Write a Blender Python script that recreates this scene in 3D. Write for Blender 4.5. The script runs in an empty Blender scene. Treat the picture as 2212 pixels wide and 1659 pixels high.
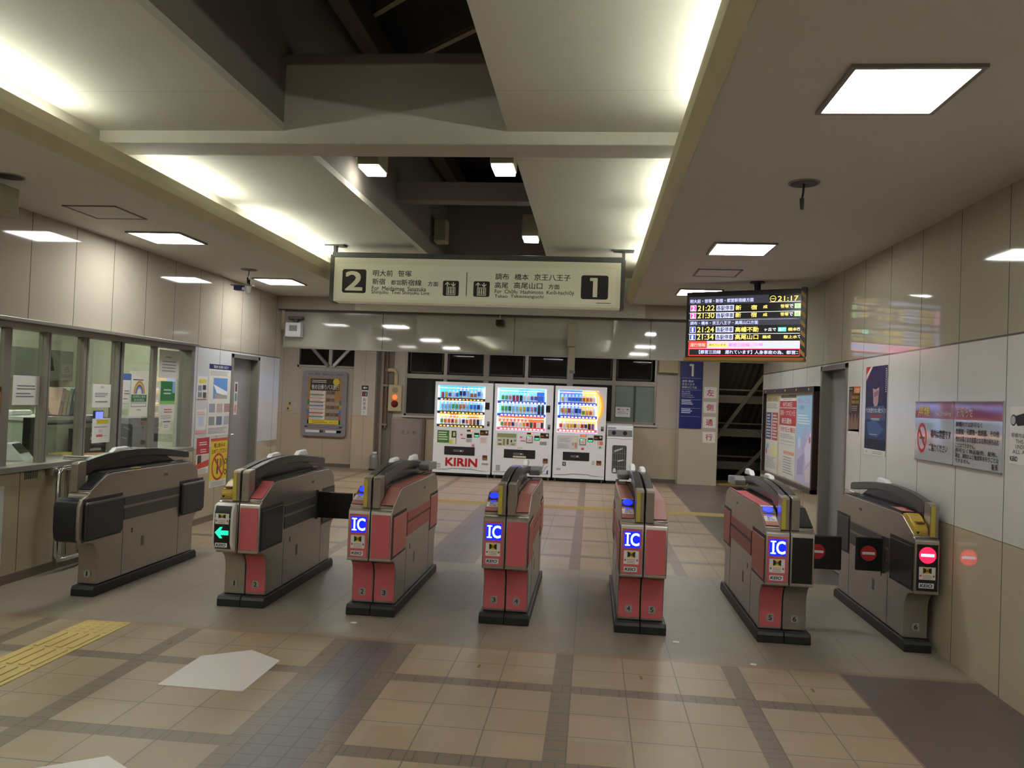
import bpy, bmesh, math, random
from mathutils import Matrix, Vector
random.seed(7)
sc = bpy.context.scene
COL = sc.collection
# ------------------------------------------------------------------ camera
H = 1.535
cam_d = bpy.data.cameras.new('camera'); cam = bpy.data.objects.new('camera', cam_d); COL.objects.link(cam)
sc.camera = cam
cam_d.sensor_fit = 'HORIZONTAL'; cam_d.sensor_width = 36.0
cam_d.lens = 36.0 * 1699.9 / 2212.0
cam_d.clip_start = 0.05; cam_d.clip_end = 200
_y, _p, _r = -0.10164636, 0.01943531, 0.03814036
_f = Vector((math.sin(_y)*math.cos(_p), math.cos(_y)*math.cos(_p), math.sin(_p)))
_rt = Vector((math.cos(_y), -math.sin(_y), 0)); _u = _rt.cross(_f)
_r2 = math.cos(_r)*_rt + math.sin(_r)*_u; _u2 = -math.sin(_r)*_rt + math.cos(_r)*_u
cam.matrix_world = Matrix(((_r2.x, _u2.x, -_f.x, 0), (_r2.y, _u2.y, -_f.y, 0), (_r2.z, _u2.z, -_f.z, H), (0, 0, 0, 1)))
# ------------------------------------------------------------------ world, exposure
w = bpy.data.worlds.new('night'); sc.world = w; w.use_nodes = True
w.node_tree.nodes['Background'].inputs[0].default_value = (0.010, 0.012, 0.016, 1)
w.node_tree.nodes['Background'].inputs[1].default_value = 0.35
sc.view_settings.view_transform = 'Standard'; sc.view_settings.look = 'None'
sc.view_settings.exposure = 1.28; sc.view_settings.gamma = 1.0; sc.view_settings.use_curve_mapping = False
sc.cycles.use_denoising = True
sc.cycles.max_bounces = 12; sc.cycles.diffuse_bounces = 8; sc.cycles.transparent_max_bounces = 12
sc.cycles.sample_clamp_indirect = 6.0
# lamp strengths (radiance of the luminous surfaces)
L_PANEL, L_COVE, L_SPOT, L_OFFICE, L_FAR = 15.5, 16.0, 12.0, 13.0, 15.0
# ------------------------------------------------------------------ materials
def lin(c):
    c = c/255.0
    return c/12.92 if c <= 0.04045 else ((c+0.055)/1.055)**2.4
def rgb(c):
    if isinstance(c, str): c = tuple(int(c[i:i+2], 16) for i in (0, 2, 4))
    return (lin(c[0]), lin(c[1]), lin(c[2]), 1.0)
class Ex:
    def __init__(s, nt, v): s.nt = nt; s.v = v
    def op(s, o, b=None):
        n = s.nt.nodes.new('ShaderNodeMath'); n.operation = o
        for i, x in enumerate((s, b)):
            if x is None: continue
            x = x.v if isinstance(x, Ex) else x
            if isinstance(x, (int, float)): n.inputs[i].default_value = x
            else: s.nt.links.new(x, n.inputs[i])
        return Ex(s.nt, n.outputs[0])
    def __add__(s, b): return s.op('ADD', b)
    def __sub__(s, b): return s.op('SUBTRACT', b)
    def __mul__(s, b): return s.op('MULTIPLY', b)
    def __mod__(s, b): return s.op('FLOORED_MODULO', b)
    def gt(s, b): return s.op('GREATER_THAN', b)
    def lt(s, b): return s.op('LESS_THAN', b)
    def mx(s, b): return s.op('MAXIMUM', b)
    def inside(s, a, b): return s.gt(a) * s.lt(b)
    def near(s, period, half): # 1 within half of a multiple of period
        m = s % period
        return m.lt(half).mx(m.gt(period-half))
def mixc(nt, fac, a, b):
    n = nt.nodes.new('ShaderNodeMix'); n.data_type = 'RGBA'
    def put(i, x):
        if isinstance(x, Ex): x = x.v
        if isinstance(x, (tuple, list, float, int)): n.inputs[i].default_value = x
        else: nt.links.new(x, n.inputs[i])
    put(0, fac); put(6, a); put(7, b)
    return n.outputs[2]
def coords(nt):
    t = nt.nodes.new('ShaderNodeTexCoord'); s = nt.nodes.new('ShaderNodeSeparateXYZ')
    nt.links.new(t.outputs['Object'], s.inputs[0])
    return t.outputs['Object'], [Ex(nt, s.outputs[i]) for i in range(3)]
def noise(nt, vec, scale, detail=3, stretch=None):
    n = nt.nodes.new('ShaderNodeTexNoise'); n.inputs['Scale'].default_value = scale; n.inputs['Detail'].default_value = detail
    if stretch:
        m = nt.nodes.new('ShaderNodeMapping'); m.inputs['Scale'].default_value = stretch
        nt.links.new(vec, m.inputs[0]); vec = m.outputs[0]
    nt.links.new(vec, n.inputs['Vector'])
    return Ex(nt, n.outputs['Fac'])
MATS = {}
def M(name, c, rough=0.5, metal=0.0, emit=0.0, var=0.06, scale=25.0, stretch=None, bump=0.0, spec=0.5):
    if name in MATS: return MATS[name]
    m = bpy.data.materials.new(name); m.use_nodes = True; nt = m.node_tree
    b = nt.nodes['Principled BSDF']; col = rgb(c)
    vec, _ = coords(nt)
    f = noise(nt, vec, scale, 3, stretch)
    lo = tuple(x*(1-var) for x in col[:3])+(1,); hi = tuple(min(1, x*(1+var)) for x in col[:3])+(1,)
    o = mixc(nt, f, lo, hi)
    nt.links.new(o, b.inputs['Base Color'])
    b.inputs['Roughness'].default_value = rough; b.inputs['Metallic'].default_value = metal
    b.inputs['Specular IOR Level'].default_value = spec
    if emit:
        nt.links.new(o, b.inputs['Emission Color']); b.inputs['Emission Strength'].default_value = emit
    if bump:
        bp = nt.nodes.new('ShaderNodeBump'); bp.inputs['Strength'].default_value = bump; bp.inputs['Distance'].default_value = 0.01
        nt.links.new(f.v, bp.inputs['Height']); nt.links.new(bp.outputs[0], b.inputs['Normal'])
    MATS[name] = m
    return m
EMK = 0.55
def K(c, rough=0.55, emit=0.0):      # plain printed / painted colour by hex
    return M('paint_%s_%d_%d' % (c, int(rough*100), int(emit*100)), c, rough, 0, emit*EMK, 0.03, 60)
def glass(name, tint, refl=0.10, rough=0.0):
    if name in MATS: return MATS[name]
    m = bpy.data.materials.new(name); m.use_nodes = True; nt = m.node_tree
    nt.nodes.remove(nt.nodes['Principled BSDF'])
    out = nt.nodes['Material Output']
    tr = nt.nodes.new('ShaderNodeBsdfTransparent'); tr.inputs[0].default_value = tint
    gl = nt.nodes.new('ShaderNodeBsdfGlossy'); gl.inputs['Roughness'].default_value = rough
    lw = nt.nodes.new('ShaderNodeLayerWeight'); lw.inputs[0].default_value = 0.5
    vec, _ = coords(nt); n = noise(nt, vec, 3)
    fac = Ex(nt, lw.outputs['Facing']).op('POWER', 4.0)*0.55 + (n*0.3+0.35)*refl
    mx = nt.nodes.new('ShaderNodeMixShader'); nt.links.new(fac.v, mx.inputs[0])
    nt.links.new(tr.outputs[0], mx.inputs[1]); nt.links.new(gl.outputs[0], mx.inputs[2]); nt.links.new(mx.outputs[0], out.inputs[0])
    MATS[name] = m
    return m
# ------------------------------------------------------------------ mesh building
class MB:
    def __init__(s): s.v = []; s.f = []; s.m = []; s.mats = []
    def mi(s, m):
        if m not in s.mats: s.mats.append(m)
        return s.mats.index(m)
    def add(s, vs, fs, m, X=None):
        o = len(s.v); i = s.mi(m)
        for p in vs:
            p = Vector(p)
            s.v.append(tuple(X @ p) if X is not None else tuple(p))
        for f in fs: s.f.append(tuple(o+k for k in f)); s.m.append(i)
        return s
    def box(s, x0, x1, y0, y1, z0, z1, m, X=None):
        if x0 > x1: x0, x1 = x1, x0
        if y0 > y1: y0, y1 = y1, y0
        if z0 > z1: z0, z1 = z1, z0
        v = [(x, y, z) for z in (z0, z1) for y in (y0, y1) for x in (x0, x1)]
        return s.add(v, [(0, 2, 3, 1), (4, 5, 7, 6), (0, 1, 5, 4), (1, 3, 7, 5), (3, 2, 6, 7), (2, 0, 4, 6)], m, X)
    def prism(s, pts, a0, a1, m, axis='x', X=None):   # polygon in the other two axes, extruded along axis
        n = len(pts)
        def P(a, p):
            return {'x': (a, p[0], p[1]), 'y': (p[0], a, p[1]), 'z': (p[0], p[1], a)}[axis]
        v = [P(a0, p) for p in pts]+[P(a1, p) for p in pts]
        f = [tuple(range(n)), tuple(range(2*n-1, n-1, -1))]+[(i, i+n, (i+1) % n+n, (i+1) % n) for i in range(n)]
        return s.add(v, f, m, X)
    def ribbon(s, pts, x0, x1, t, m):   # profile polyline (y,z) given thickness t along its left normal, spanning x
        q = []
        for i, p in enumerate(pts):
            a = pts[max(0, i-1)]; b = pts[min(len(pts)-1, i+1)]
            d = Vector((b[0]-a[0], b[1]-a[1])).normalized()
            q.append((p[0]-d.y*t, p[1]+d.x*t))
        return s.prism(list(pts)+q[::-1], x0, x1, m, 'x')
    def cyl(s, p0, p1, r0, m, r1=None, n=12, X=None):
        r1 = r0 if r1 is None else r1
        p0 = Vector(p0); p1 = Vector(p1); d = (p1-p0).normalized()
        a = d.orthogonal().normalized(); b = d.cross(a)
        v = []
        for p, r in ((p0, r0), (p1, r1)):
            for k in range(n):
                t = 2*math.pi*k/n; v.append(p+a*math.cos(t)*r+b*math.sin(t)*r)
        f = [tuple(range(n-1, -1, -1)), tuple(range(n, 2*n))]+[(k, (k+1) % n, (k+1) % n+n, k+n) for k in range(n)]
        return s.add(v, f, m, X)
    def tube(s, pts, r, m, n=10):
        pts = [Vector(p) for p in pts]; rings = []; a = None
        for i, p in enumerate(pts):
            d = (pts[min(i+1, len(pts)-1)]-pts[max(i-1, 0)]).normalized()
            a = d.orthogonal().normalized() if a is None else (a-d*a.dot(d)).normalized()
            b = d.cross(a)
            rings.append([p+a*math.cos(2*math.pi*k/n)*r+b*math.sin(2*math.pi*k/n)*r for k in range(n)])
        v = [q for g in rings for q in g]; f = []
        for i in range(len(pts)-1):
            for k in range(n): f.append((i*n+k, i*n+(k+1) % n, (i+1)*n+(k+1) % n, (i+1)*n+k))
        f.append(tuple(range(n-1, -1, -1))); f.append(tuple((len(pts)-1)*n+k for k in range(n)))
        return s.add(v, f, m)
    def lathe(s, prof, cx, cy, ms, n=10):   # prof: [(r,z)], ms material per band
        for (r0, z0), (r1, z1), m in zip(prof[:-1], prof[1:], ms):
            v = [(cx+r*math.cos(2*math.pi*k/n), cy+r*math.sin(2*math.pi*k/n), z) for r, z in ((r0, z0), (r1, z1)) for k in range(n)]
            s.add(v, [(k, (k+1) % n, (k+1) % n+n, k+n) for k in range(n)], m)
        return s
    # flat things in a local frame: x right, y up, z out of the surface
    def rect(s, x0, y0, x1, y1, m, z=0.0, t=0.0008, X=None):
        return s.box(min(x0, x1), max(x0, x1), min(y0, y1), max(y0, y1), z, z+t, m, X)
    def poly(s, pts, m, z=0.0, t=0.0008, X=None):
        return s.prism(pts, z, z+t, m, 'z', X)
    def disc(s, cx, cy, r, m, z=0.0, t=0.0008, ry=None, n=28, X=None):
        ry = r if ry is None else ry
        return s.poly([(cx+r*math.cos(2*math.pi*k/n), cy+ry*math.sin(2*math.pi*k/n)) for k in range(n)], m, z, t, X)
    def ring(s, cx, cy, r0, r1, m, z=0.0, t=0.0008, a0=0, a1=360, n=32, X=None, sy=1.0):
        full = abs(a1-a0) >= 360
        for k in range(n):
            t0 = math.radians(a0+(a1-a0)*k/n); t1 = math.radians(a0+(a1-a0)*(k+1)/n)
            q = [(cx+r*math.cos(t_), cy+sy*r*math.sin(t_)) for r, t_ in ((r0, t0), (r1, t0), (r1, t1), (r0, t1))]
            s.poly(q, m, z, t, X)
        return s
    def bars(s, x0, y0, x1, y1, n, m, z=0.0, fill=0.45, rag=0.25, X=None):   # n lines of unreadable small print
        if y0 > y1: y0, y1 = y1, y0
        h = (y1-y0)/n
        for k in range(n):
            e = x1-(x1-x0)*random.random()*rag
            yy = y1-h*(k+0.5)
            s.rect(x0, yy-h*fill/2, e, yy+h*fill/2, m, z, 0.0005, X)
        return s
    def text(s, body, x0, y0, x1, y1, m, z=0.001, bold=0.0, X=None, slant=0.0):
        vs, fs = glyphs(body)
        ax = min(p[0] for p in vs); bx = max(p[0] for p in vs); ay = min(p[1] for p in vs); by = max(p[1] for p in vs)
        kx = (x1-x0)/max(1e-6, bx-ax); ky = (y1-y0)/max(1e-6, by-ay)
        q = [(x0+(p[0]-ax)*kx+slant*(p[1]-ay)*ky, y0+(p[1]-ay)*ky, z) for p in vs]
        bx_, by_ = bold*kx*0.6, bold*ky*0.6      # heavier strokes: the outline laid over itself, a hair apart
        for j, (ox, oy) in enumerate(((0, 0),) if not bold else ((-bx_, -by_), (bx_, by_), (-bx_, by_), (bx_, -by_))):
            s.add([(p[0]+ox, p[1]+oy, p[2]+0.00006*j) for p in q], fs, m, X)
        return s
    def build(s, name, parent=None, X=None, bevel=0.0, smooth=0.0, seg=2):
        me = bpy.data.meshes.new(name); me.from_pydata(s.v, [], s.f)
        for m in s.mats: me.materials.append(m)
        me.polygons.foreach_set('material_index', s.m)
        if smooth:
            me.polygons.foreach_set('use_smooth', [True]*len(me.polygons)); me.set_sharp_from_angle(angle=math.radians(smooth))
        me.update()
        o = bpy.data.objects.new(name, me); COL.objects.link(o)
        if X is not None: o.matrix_local = X
        if parent is not None: o.parent = parent
        if bevel:
            b = o.modifiers.new('bevel', 'BEVEL'); b.width = bevel; b.segments = seg; b.limit_method = 'ANGLE'; b.angle_limit = math.radians(40)
        return o
_G = {}
def glyphs(body, bold=0.0):
    k = (body, bold)
    if k in _G: return _G[k]
    cu = bpy.data.curves.new('glyphs', 'FONT'); cu.body = body; cu.size = 1.0; cu.resolution_u = 3; cu.offset = bold
    ob = bpy.data.objects.new('glyphs', cu); COL.objects.link(ob)
    bpy.context.view_layer.update()
    me = bpy.data.meshes.new_from_object(ob.evaluated_get(bpy.context.evaluated_depsgraph_get()))
    _G[k] = ([tuple(v.co) for v in me.vertices], [tuple(p.vertices) for p in me.polygons])
    bpy.data.objects.remove(ob); bpy.data.curves.remove(cu); bpy.data.meshes.remove(me)
    return _G[k]
def tag(o, label=None, cat=None, group=None, kind=None):
    if label: o['label'] = label
    if cat: o['category'] = cat
    if group: o['group'] = group
    if kind: o['kind'] = kind
    return o
def thing(name, label, cat, X=None, group=None):
    o = bpy.data.objects.new(name, None); COL.objects.link(o); o.empty_display_size = 0.1
    if X is not None: o.matrix_local = X
    return tag(o, label, cat, group)
def struct(o): o['kind'] = 'structure'; return o
def T3(x, y, z): return Matrix.Translation((x, y, z))
def frame(o, right, up):
    r = Vector(right).normalized(); u = Vector(up).normalized(); n = r.cross(u)
    return Matrix(((r.x, u.x, n.x, o[0]), (r.y, u.y, n.y, o[1]), (r.z, u.z, n.z, o[2]), (0, 0, 0, 1)))
XL, XR, ZC = -4.34, 2.281, 2.84
YP, YB = 10.6, 15.85            # glossy bulkhead panel, far wall
def onR(y, z, off=0.0): return frame((XR-off, y, z), (0, -1, 0), (0, 0, 1))     # right wall, seen from the hall
def onL(y, z, off=0.0): return frame((XL+off, y, z), (0, 1, 0), (0, 0, 1))
def onB(x, z, off=0.0, y=YB): return frame((x, y-off, z), (1, 0, 0), (0, 0, 1))
# ------------------------------------------------------------------ shared materials
STEEL = M('brushed_steel', (164, 156, 146), 0.33, 0.8, 0, 0.10, 9, (1, 1, 14))
STEEL_D = M('dull_steel', (136, 130, 120), 0.45, 0.5, 0, 0.08, 12)
CHROME = M('polished_steel', (190, 188, 182), 0.15, 1.0, 0, 0.04, 10)
ALU = M('aluminium_frame', (142, 138, 130), 0.4, 0.55, 0, 0.06, 15)
BLACK = M('black_plastic', (22, 22, 23), 0.35, 0, 0, 0.1, 40)
RUBBER = M('black_rubber', (26, 27, 28), 0.5, 0, 0, 0.15, 30)
PINK = M('pink_plastic', (194, 94, 100), 0.5, 0, 0, 0.05, 25)
PINKB = M('brown_pink_plastic', (158, 92, 80), 0.4, 0, 0, 0.05, 25)
WHITE = M('white_enamel', (226, 227, 230), 0.35, 0, 0, 0.03, 12)
PAPER = M('white_paper', (214, 212, 208), 0.7, 0, 0, 0.03, 30)
SLABW = M('painted_board', (188, 184, 174), 0.75, 0, 0, 0.05, 2.5)
BEAMC = M('cream_painted_beam', (194, 186, 156), 0.6, 0, 0, 0.08, 3)
SOFF = M('ceiling_board', (206, 202, 196), 0.75, 0, 0, 0.03, 3)
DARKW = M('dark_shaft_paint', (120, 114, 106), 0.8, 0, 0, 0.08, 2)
E_PANEL = M('lit_diffuser', (252, 253, 248), 0.5, 0, L_PANEL, 0.02, 8)
E_COVE = M('lit_tube', (248, 255, 244), 0.5, 0, L_COVE, 0.02, 8)
E_SPOT = M('lit_lens', (255, 250, 238), 0.5, 0, L_SPOT, 0.02, 8)
INK = K('1c1c1e'); INKG = K('77777a')
def walls_mat(name, per, off, zsplit, zmid, c_up, c_mid, c_low, rough):
    m = bpy.data.materials.new(name); m.use_nodes = True; nt = m.node_tree; b = nt.nodes['Principled BSDF']
    vec, (x, y, z) = coords(nt)
    col = mixc(nt, z.gt(zsplit), mixc(nt, z.gt(zmid), rgb(c_low), rgb(c_mid)), rgb(c_up))
    n = noise(nt, vec, 3, 4)
    col = mixc(nt, n*0.12, col, rgb((120, 110, 100)))
    ln = (y-off).near(per, 0.004)
    ln = ln.mx((z-zsplit).op('ABSOLUTE').lt(0.006)).mx((z-zmid).op('ABSOLUTE').lt(0.002))
    col = mixc(nt, ln*0.8, col, rgb((60, 52, 46)))
    nt.links.new(col, b.inputs['Base Color'])
    rr = n*0.03+rough
    rr = rr+(z.gt(zmid)*z.lt(zsplit)*0.16)
    nt.links.new(rr.v, b.inputs['Roughness'])
    bp = nt.nodes.new('ShaderNodeBump'); bp.inputs['Strength'].default_value = 0.5; bp.inputs['Distance'].default_value = 0.004; bp.invert = True
    nt.links.new(ln.v, bp.inputs['Height']); nt.links.new(bp.outputs[0], b.inputs['Normal'])
    return m
WALLR = walls_mat('enamel_panels_right', 0.583, 4.612, 1.995, 0.85, (166, 158, 142), (208, 207, 202), (184, 171, 148), 0.035)
WALLL = walls_mat('enamel_panels_left', 0.527, 5.643, 1.985, 0.85, (170, 161, 149), (196, 198, 202), (176, 164, 140), 0.04)
def back_mat():
    m = bpy.data.materials.new('back_wall_panels'); m.use_nodes = True; nt = m.node_tree; b = nt.nodes['Principled BSDF']
    vec, (x, y, z) = coords(nt)
    col = mixc(nt, z.gt(1.075), rgb((178, 164, 142)), rgb((176, 170, 160)))
    ln = (x+5.52).near(0.9, 0.004).mx((z-1.075).op('ABSOLUTE').lt(0.003))
    col = mixc(nt, ln*0.5, col, rgb((80, 72, 64)))
    nt.links.new(mixc(nt, noise(nt, vec, 4)*0.12, col, rgb((120, 110, 100))), b.inputs['Base Color'])
    b.inputs['Roughness'].default_value = 0.3
    return m
WALLB = back_mat()
def gloss_mat():
    m = bpy.data.materials.new('glossy_bulkhead_panel'); m.use_nodes = True; nt = m.node_tree; b = nt.nodes['Principled BSDF']
    vec, (x, y, z) = coords(nt)
    ln = (x+2.9).near(1.825, 0.005)
    nt.links.new(mixc(nt, ln*0.8, mixc(nt, noise(nt, vec, 2), rgb((156, 151, 142)), rgb((164, 159, 150))), rgb((40, 36, 32))), b.inputs['Base Color'])
    b.inputs['Roughness'].default_value = 0.04; b.inputs['Specular IOR Level'].default_value = 0.9
    b.inputs['IOR'].default_value = 1.8
    return m
GLOSS = gloss_mat()
def floor_mat():
    m = bpy.data.materials.new('station_floor_tiles'); m.use_nodes = True; nt = m.node_tree; b = nt.nodes['Principled BSDF']
    vec, (x, y, z) = coords(nt)
    def zone(x, y, cx, cy0):
        u_r = (x-(-0.154)) % 0.972; u_l = (x-(-1.536)) % 0.972
        left = x.lt(-1.29)
        sx = u_r+(u_l-u_r)*left
        sy = (y-cy0) % 0.91
        strip = sx.lt(0.098).mx(sy.lt(0.1))
        jx = (sx-0.098).near(0.2915, 0.0035); jy = (sy-0.1).near(0.27, 0.0035)
        joint = jx.mx(jy)
        bj = ((x*1.0).near(0.1, 0.003)*sy.lt(0.1)).mx((y*1.0).near(0.1, 0.003)*sx.lt(0.098))
        # tone per tile
        cell = nt.nodes.new('ShaderNodeTexWhiteNoise'); cell.noise_dimensions = '2D'
        cb = nt.nodes.new('ShaderNodeCombineXYZ')
        nt.links.new((x*3.43+0.3).op('FLOOR').v, cb.inputs[0]); nt.links.new((y*3.6).op('FLOOR').v, cb.inputs[1])
        nt.links.new(cb.outputs[0], cell.inputs['Vector'])
        tile = mixc(nt, Ex(nt, cell.outputs[0]), rgb((146, 128, 105)), rgb((157, 139, 116)))
        col = mixc(nt, strip, tile, rgb((110, 96, 80)))
        return mixc(nt, (joint*0.75).mx(bj*0.9), col, rgb((78, 66, 55)))
    base = zone(x, y, 0, 4.19)
    # blue-grey band of small tiles
    blue = x.inside(-1.438, -1.131)
    bl = mixc(nt, noise(nt, vec, 1.2), rgb((98, 93, 90)), rgb((90, 83, 88)))
    bl = mixc(nt, (x+1.438).near(0.1023, 0.0035).mx((y-0.02).near(0.1, 0.0035))*0.8, bl, rgb((54, 50, 50)))
    base = mixc(nt, blue, base, bl)
    # right hand dark band
    rb = x.gt(1.505)
    base = mixc(nt, rb, base, mixc(nt, noise(nt, vec, 5), rgb((80, 72, 68)), rgb((88, 80, 75))))
    # granite apron under the gates
    gr = y.inside(4.86, 7.25)
    g = noise(nt, vec, 90, 2); g2 = noise(nt, vec, 1.1, 3)
    gc = mixc(nt, g, rgb((122, 113, 101)), rgb((162, 151, 137)))
    gc = mixc(nt, g2*0.5, gc, rgb((106, 96, 86)))
    gj = (x-0.53).near(0.585, 0.003).mx((y-4.86).near(0.6, 0.003))
    gc = mixc(nt, gj*0.5, gc, rgb((66, 58, 50)))
    base = mixc(nt, gr, base, gc)
    base = mixc(nt, y.inside(4.815, 4.86)*0.8, base, rgb((134, 112, 90)))
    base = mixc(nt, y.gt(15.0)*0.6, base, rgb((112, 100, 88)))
    dirt = noise(nt, vec, 0.9, 5)
    base = mixc(nt, dirt*0.28, base, rgb((112, 96, 80)))
    nt.links.new(base, b.inputs['Base Color'])
    rr = noise(nt, vec, 2.2, 4)*0.14+0.31
    rr = rr+(gr*0.06)
    nt.links.new(rr.v, b.inputs['Roughness'])
    b.inputs['Specular IOR Level'].default_value = 0.45
    bp = nt.nodes.new('ShaderNodeBump'); bp.inputs['Strength'].default_value = 0.12; bp.inputs['Distance'].default_value = 0.004
    nt.links.new((g+noise(nt, vec, 14)).v, bp.inputs['Height']); nt.links.new(bp.outputs[0], b.inputs['Normal'])
    return m
FLOOR = floor_mat()
# ------------------------------------------------------------------ room shell
def shell(name, boxes, mat, bevel=0.0):
    mb = MB()
    for bx in boxes: mb.box(*bx, mat)
    return struct(mb.build(name, bevel=bevel))
shell('floor', [(-9, 6, -5, 17, -0.2, 0)], FLOOR)
# hall side walls, with the ticket-office window and the doors left open in them
shell('wall_left', [(XL-0.18, XL, -5, 8.2, 0, 0.86), (XL-0.18, XL, -5, 8.2, 1.985, 3.0), (XL-0.18, XL, -5, 3.2, 0.86, 1.985),
                    (XL-0.18, XL, 8.2, 9.1, 0, 3.0), (XL-0.18, XL, 9.1, 9.9, 1.96, 3.0), (XL-0.18, XL, 9.9, 10.57, 0, 3.0)], WALLL)
shell('wall_right', [(XR, XR+0.18, -5, 7.33, 0, 3.0), (XR, XR+0.18, 7.33, 8.15, 1.98, 3.0), (XR, XR+0.18, 8.15, 10.85, 0, 3.0)], WALLR)
shell('wall_front_bounce', [(-9, 6, -5.2, -5, 0, 3.4)], WALLB)  # unseen end wall, added to bounce light back into the hall
# ceiling: two low side strips with a slot, and the raised boards with the open shaft between them
CX = -1.295
shell('ceiling', [(XL-0.1, CX-1.77, -5, 10.42, ZC, ZC+0.06), (CX+1.77, XR+0.1, -5, 10.42, ZC, ZC+0.06)], SOFF)
ZS = 3.18
def seam_slab():
    m = bpy.data.materials.new('raised_ceiling_board'); m.use_nodes = True; nt = m.node_tree; b = nt.nodes['Principled BSDF']
    vec, (x, y, z) = coords(nt)
    ln = (y-4.14).near(1.22, 0.003)
    c = mixc(nt, noise(nt, vec, 1.5, 4), rgb((182, 178, 166)), rgb((196, 192, 180)))
    nt.links.new(mixc(nt, ln*0.4, c, rgb((110, 104, 94))), b.inputs['Base Color']); b.inputs['Roughness'].default_value = 0.75
    return m
SLAB = seam_slab()
shell('ceiling_raised_left', [(CX-1.95, CX-0.71, -5, 4.78, ZS, ZS+0.05), (CX-1.95, CX-0.71, 5.04, 10.42, ZS, ZS+0.05)], SLAB)
shell('ceiling_raised_right', [(CX+0.72, CX+1.95, -5, 4.78, ZS, ZS+0.05), (CX+0.72, CX+1.95, 5.04, 10.42, ZS, ZS+0.05)], SLAB)
for s, nm in ((-1, 'left'), (1, 'right')):     # cove: back wall, trough bottom and slanted fascia with a crease
    mb = MB()
    mb.box(CX+s*1.95, CX+s*2.0, -5, 10.42, 2.86, ZS+0.05, SLABW)
    mb.box(CX+s*1.78, CX+s*1.95, -5, 10.42, 2.86, 2.88, SLABW)
    struct(mb.build('trim_cove_'+nm))
    mb = MB()
    prof = [(CX+s*1.775, ZC-0.004), (CX+s*1.77, ZC-0.012), (CX+s*1.705, 2.896), (CX+s*1.702, 2.942), (CX+s*1.708, 2.944), (CX+s*1.708, 3.0), (CX+s*1.745, 3.0), (CX+s*1.80, 2.86)]
    mb.prism(prof, -5, 10.42, BEAMC, 'y')
    struct(mb.build('trim_fascia_'+nm))
# cross beam that closes the first shaft bay
struct(MB().box(CX-1.95, CX+1.95, 4.78, 5.04, 3.10, 3.64, SLABW).build('beam_cross', bevel=0.006))
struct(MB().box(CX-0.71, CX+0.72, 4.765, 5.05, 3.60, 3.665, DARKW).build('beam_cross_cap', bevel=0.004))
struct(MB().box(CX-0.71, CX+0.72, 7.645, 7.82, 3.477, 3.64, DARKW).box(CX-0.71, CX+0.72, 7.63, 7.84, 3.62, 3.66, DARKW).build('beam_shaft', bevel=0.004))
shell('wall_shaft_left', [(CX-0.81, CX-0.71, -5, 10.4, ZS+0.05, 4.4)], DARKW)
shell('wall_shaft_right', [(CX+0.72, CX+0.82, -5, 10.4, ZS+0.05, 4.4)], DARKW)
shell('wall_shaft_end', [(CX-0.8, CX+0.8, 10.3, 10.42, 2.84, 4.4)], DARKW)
NIGHTROOF = M('dark_roof_sheet', (30, 28, 26), 0.8, 0, 0, 0.2, 3)
RAFTER = M('brown_rafter', (70, 56, 42), 0.6, 0, 0, 0.15, 6)
shell('roof_over_shaft', [(CX-2.2, CX+2.4, -5, 10.5, 4.62, 4.68)], NIGHTROOF)
mb = MB()
mb.box(-1.86, -1.72, -5, 10.3, 4.16, 4.36, RAFTER)
struct(mb.build('roof_rafter', bevel=0.005))
for y0 in (2.9, 4.02, 5.14, 6.03, 7.2, 8.3):
    mb = MB(); a = (-2.0, y0+0.85, 4.42); b_ = (-0.5, y0-0.45, 4.42)
    mb.tube([a, b_], 0.03, M('pale_purlin', (150, 136, 116), 0.6, 0, 0, 0.1, 6), 4); struct(mb.build('roof_purlin'))
# soffit and glossy bulkhead at the end of the hall
struct(MB().box(XL, XR, 10.42, 10.62, 2.66, 3.3, M('soffit_board', (158, 146, 134), 0.5, 0, 0, 0.04, 3)).box(CX-1.95, CX+1.95, 10.40, 10.43, 2.66, 3.3, SLABW).build('trim_soffit'))
shell('trim_bulkhead_panel', [(XL+0.03, XR+0.6, YP, YP+0.04, 2.15, 2.66)], GLOSS)
struct(MB().box(XL+0.03, XR+0.6, YP-0.012, YP+0.05, 2.13, 2.15, ALU).build('trim_bulkhead_edge'))
struct(MB().box(XL, XR+0.6, YP-0.16, YP, 2.655, 2.675, M('brown_soffit_strip', (92, 76, 64), 0.6, 0, 0, 0.05, 5)).build('trim_bulkhead_gap'))  # brown underside strip between soffit and panel
# concourse beyond
shell('ceiling_concourse', [(-9, 6, YP+0.04, 16.2, 2.8, 2.86)], SOFF)
shell('wall_concourse_left', [(-9, -8.8, 10.5, 16, 0, 2.8)], WALLB)
shell('wall_concourse_near_left', [(-9, XL-0.18, 10.45, 10.57, 0, 2.8)], WALLB)
shell('wall_concourse_near_right', [(XR+0.18, 6, 10.73, 10.85, 0, 2.8)], WALLB)
shell('wall_concourse_right', [(5.8, 6, 10.8, 16, 0, 2.8)], WALLB)
shell('wall_back', [(-9, -6.12, YB, YB+0.2, 0, 2.86), (-6.12, -4.87, YB, YB+0.2, 0, 2.04), (-4.87, -3.80, YB, YB+0.2, 0, 2.86),
                    (-3.80, 1.26, YB, YB+0.2, 0, 1.12), (1.26, 2.47, YB, YB+0.2, 0, 2.86), (3.75, 6, YB, YB+0.2, 0, 2.86)], WALLB)
shell('column_left', [(-4.86, -4.40, YB-0.16, YB, 0, 2.8)], WALLB)
shell('column_right', [(1.72, 2.47, YB-0.12, YB, 0, 2.8)], M('pale_column_panel', (178, 170, 154), 0.35, 0, 0, 0.04, 5))
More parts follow.
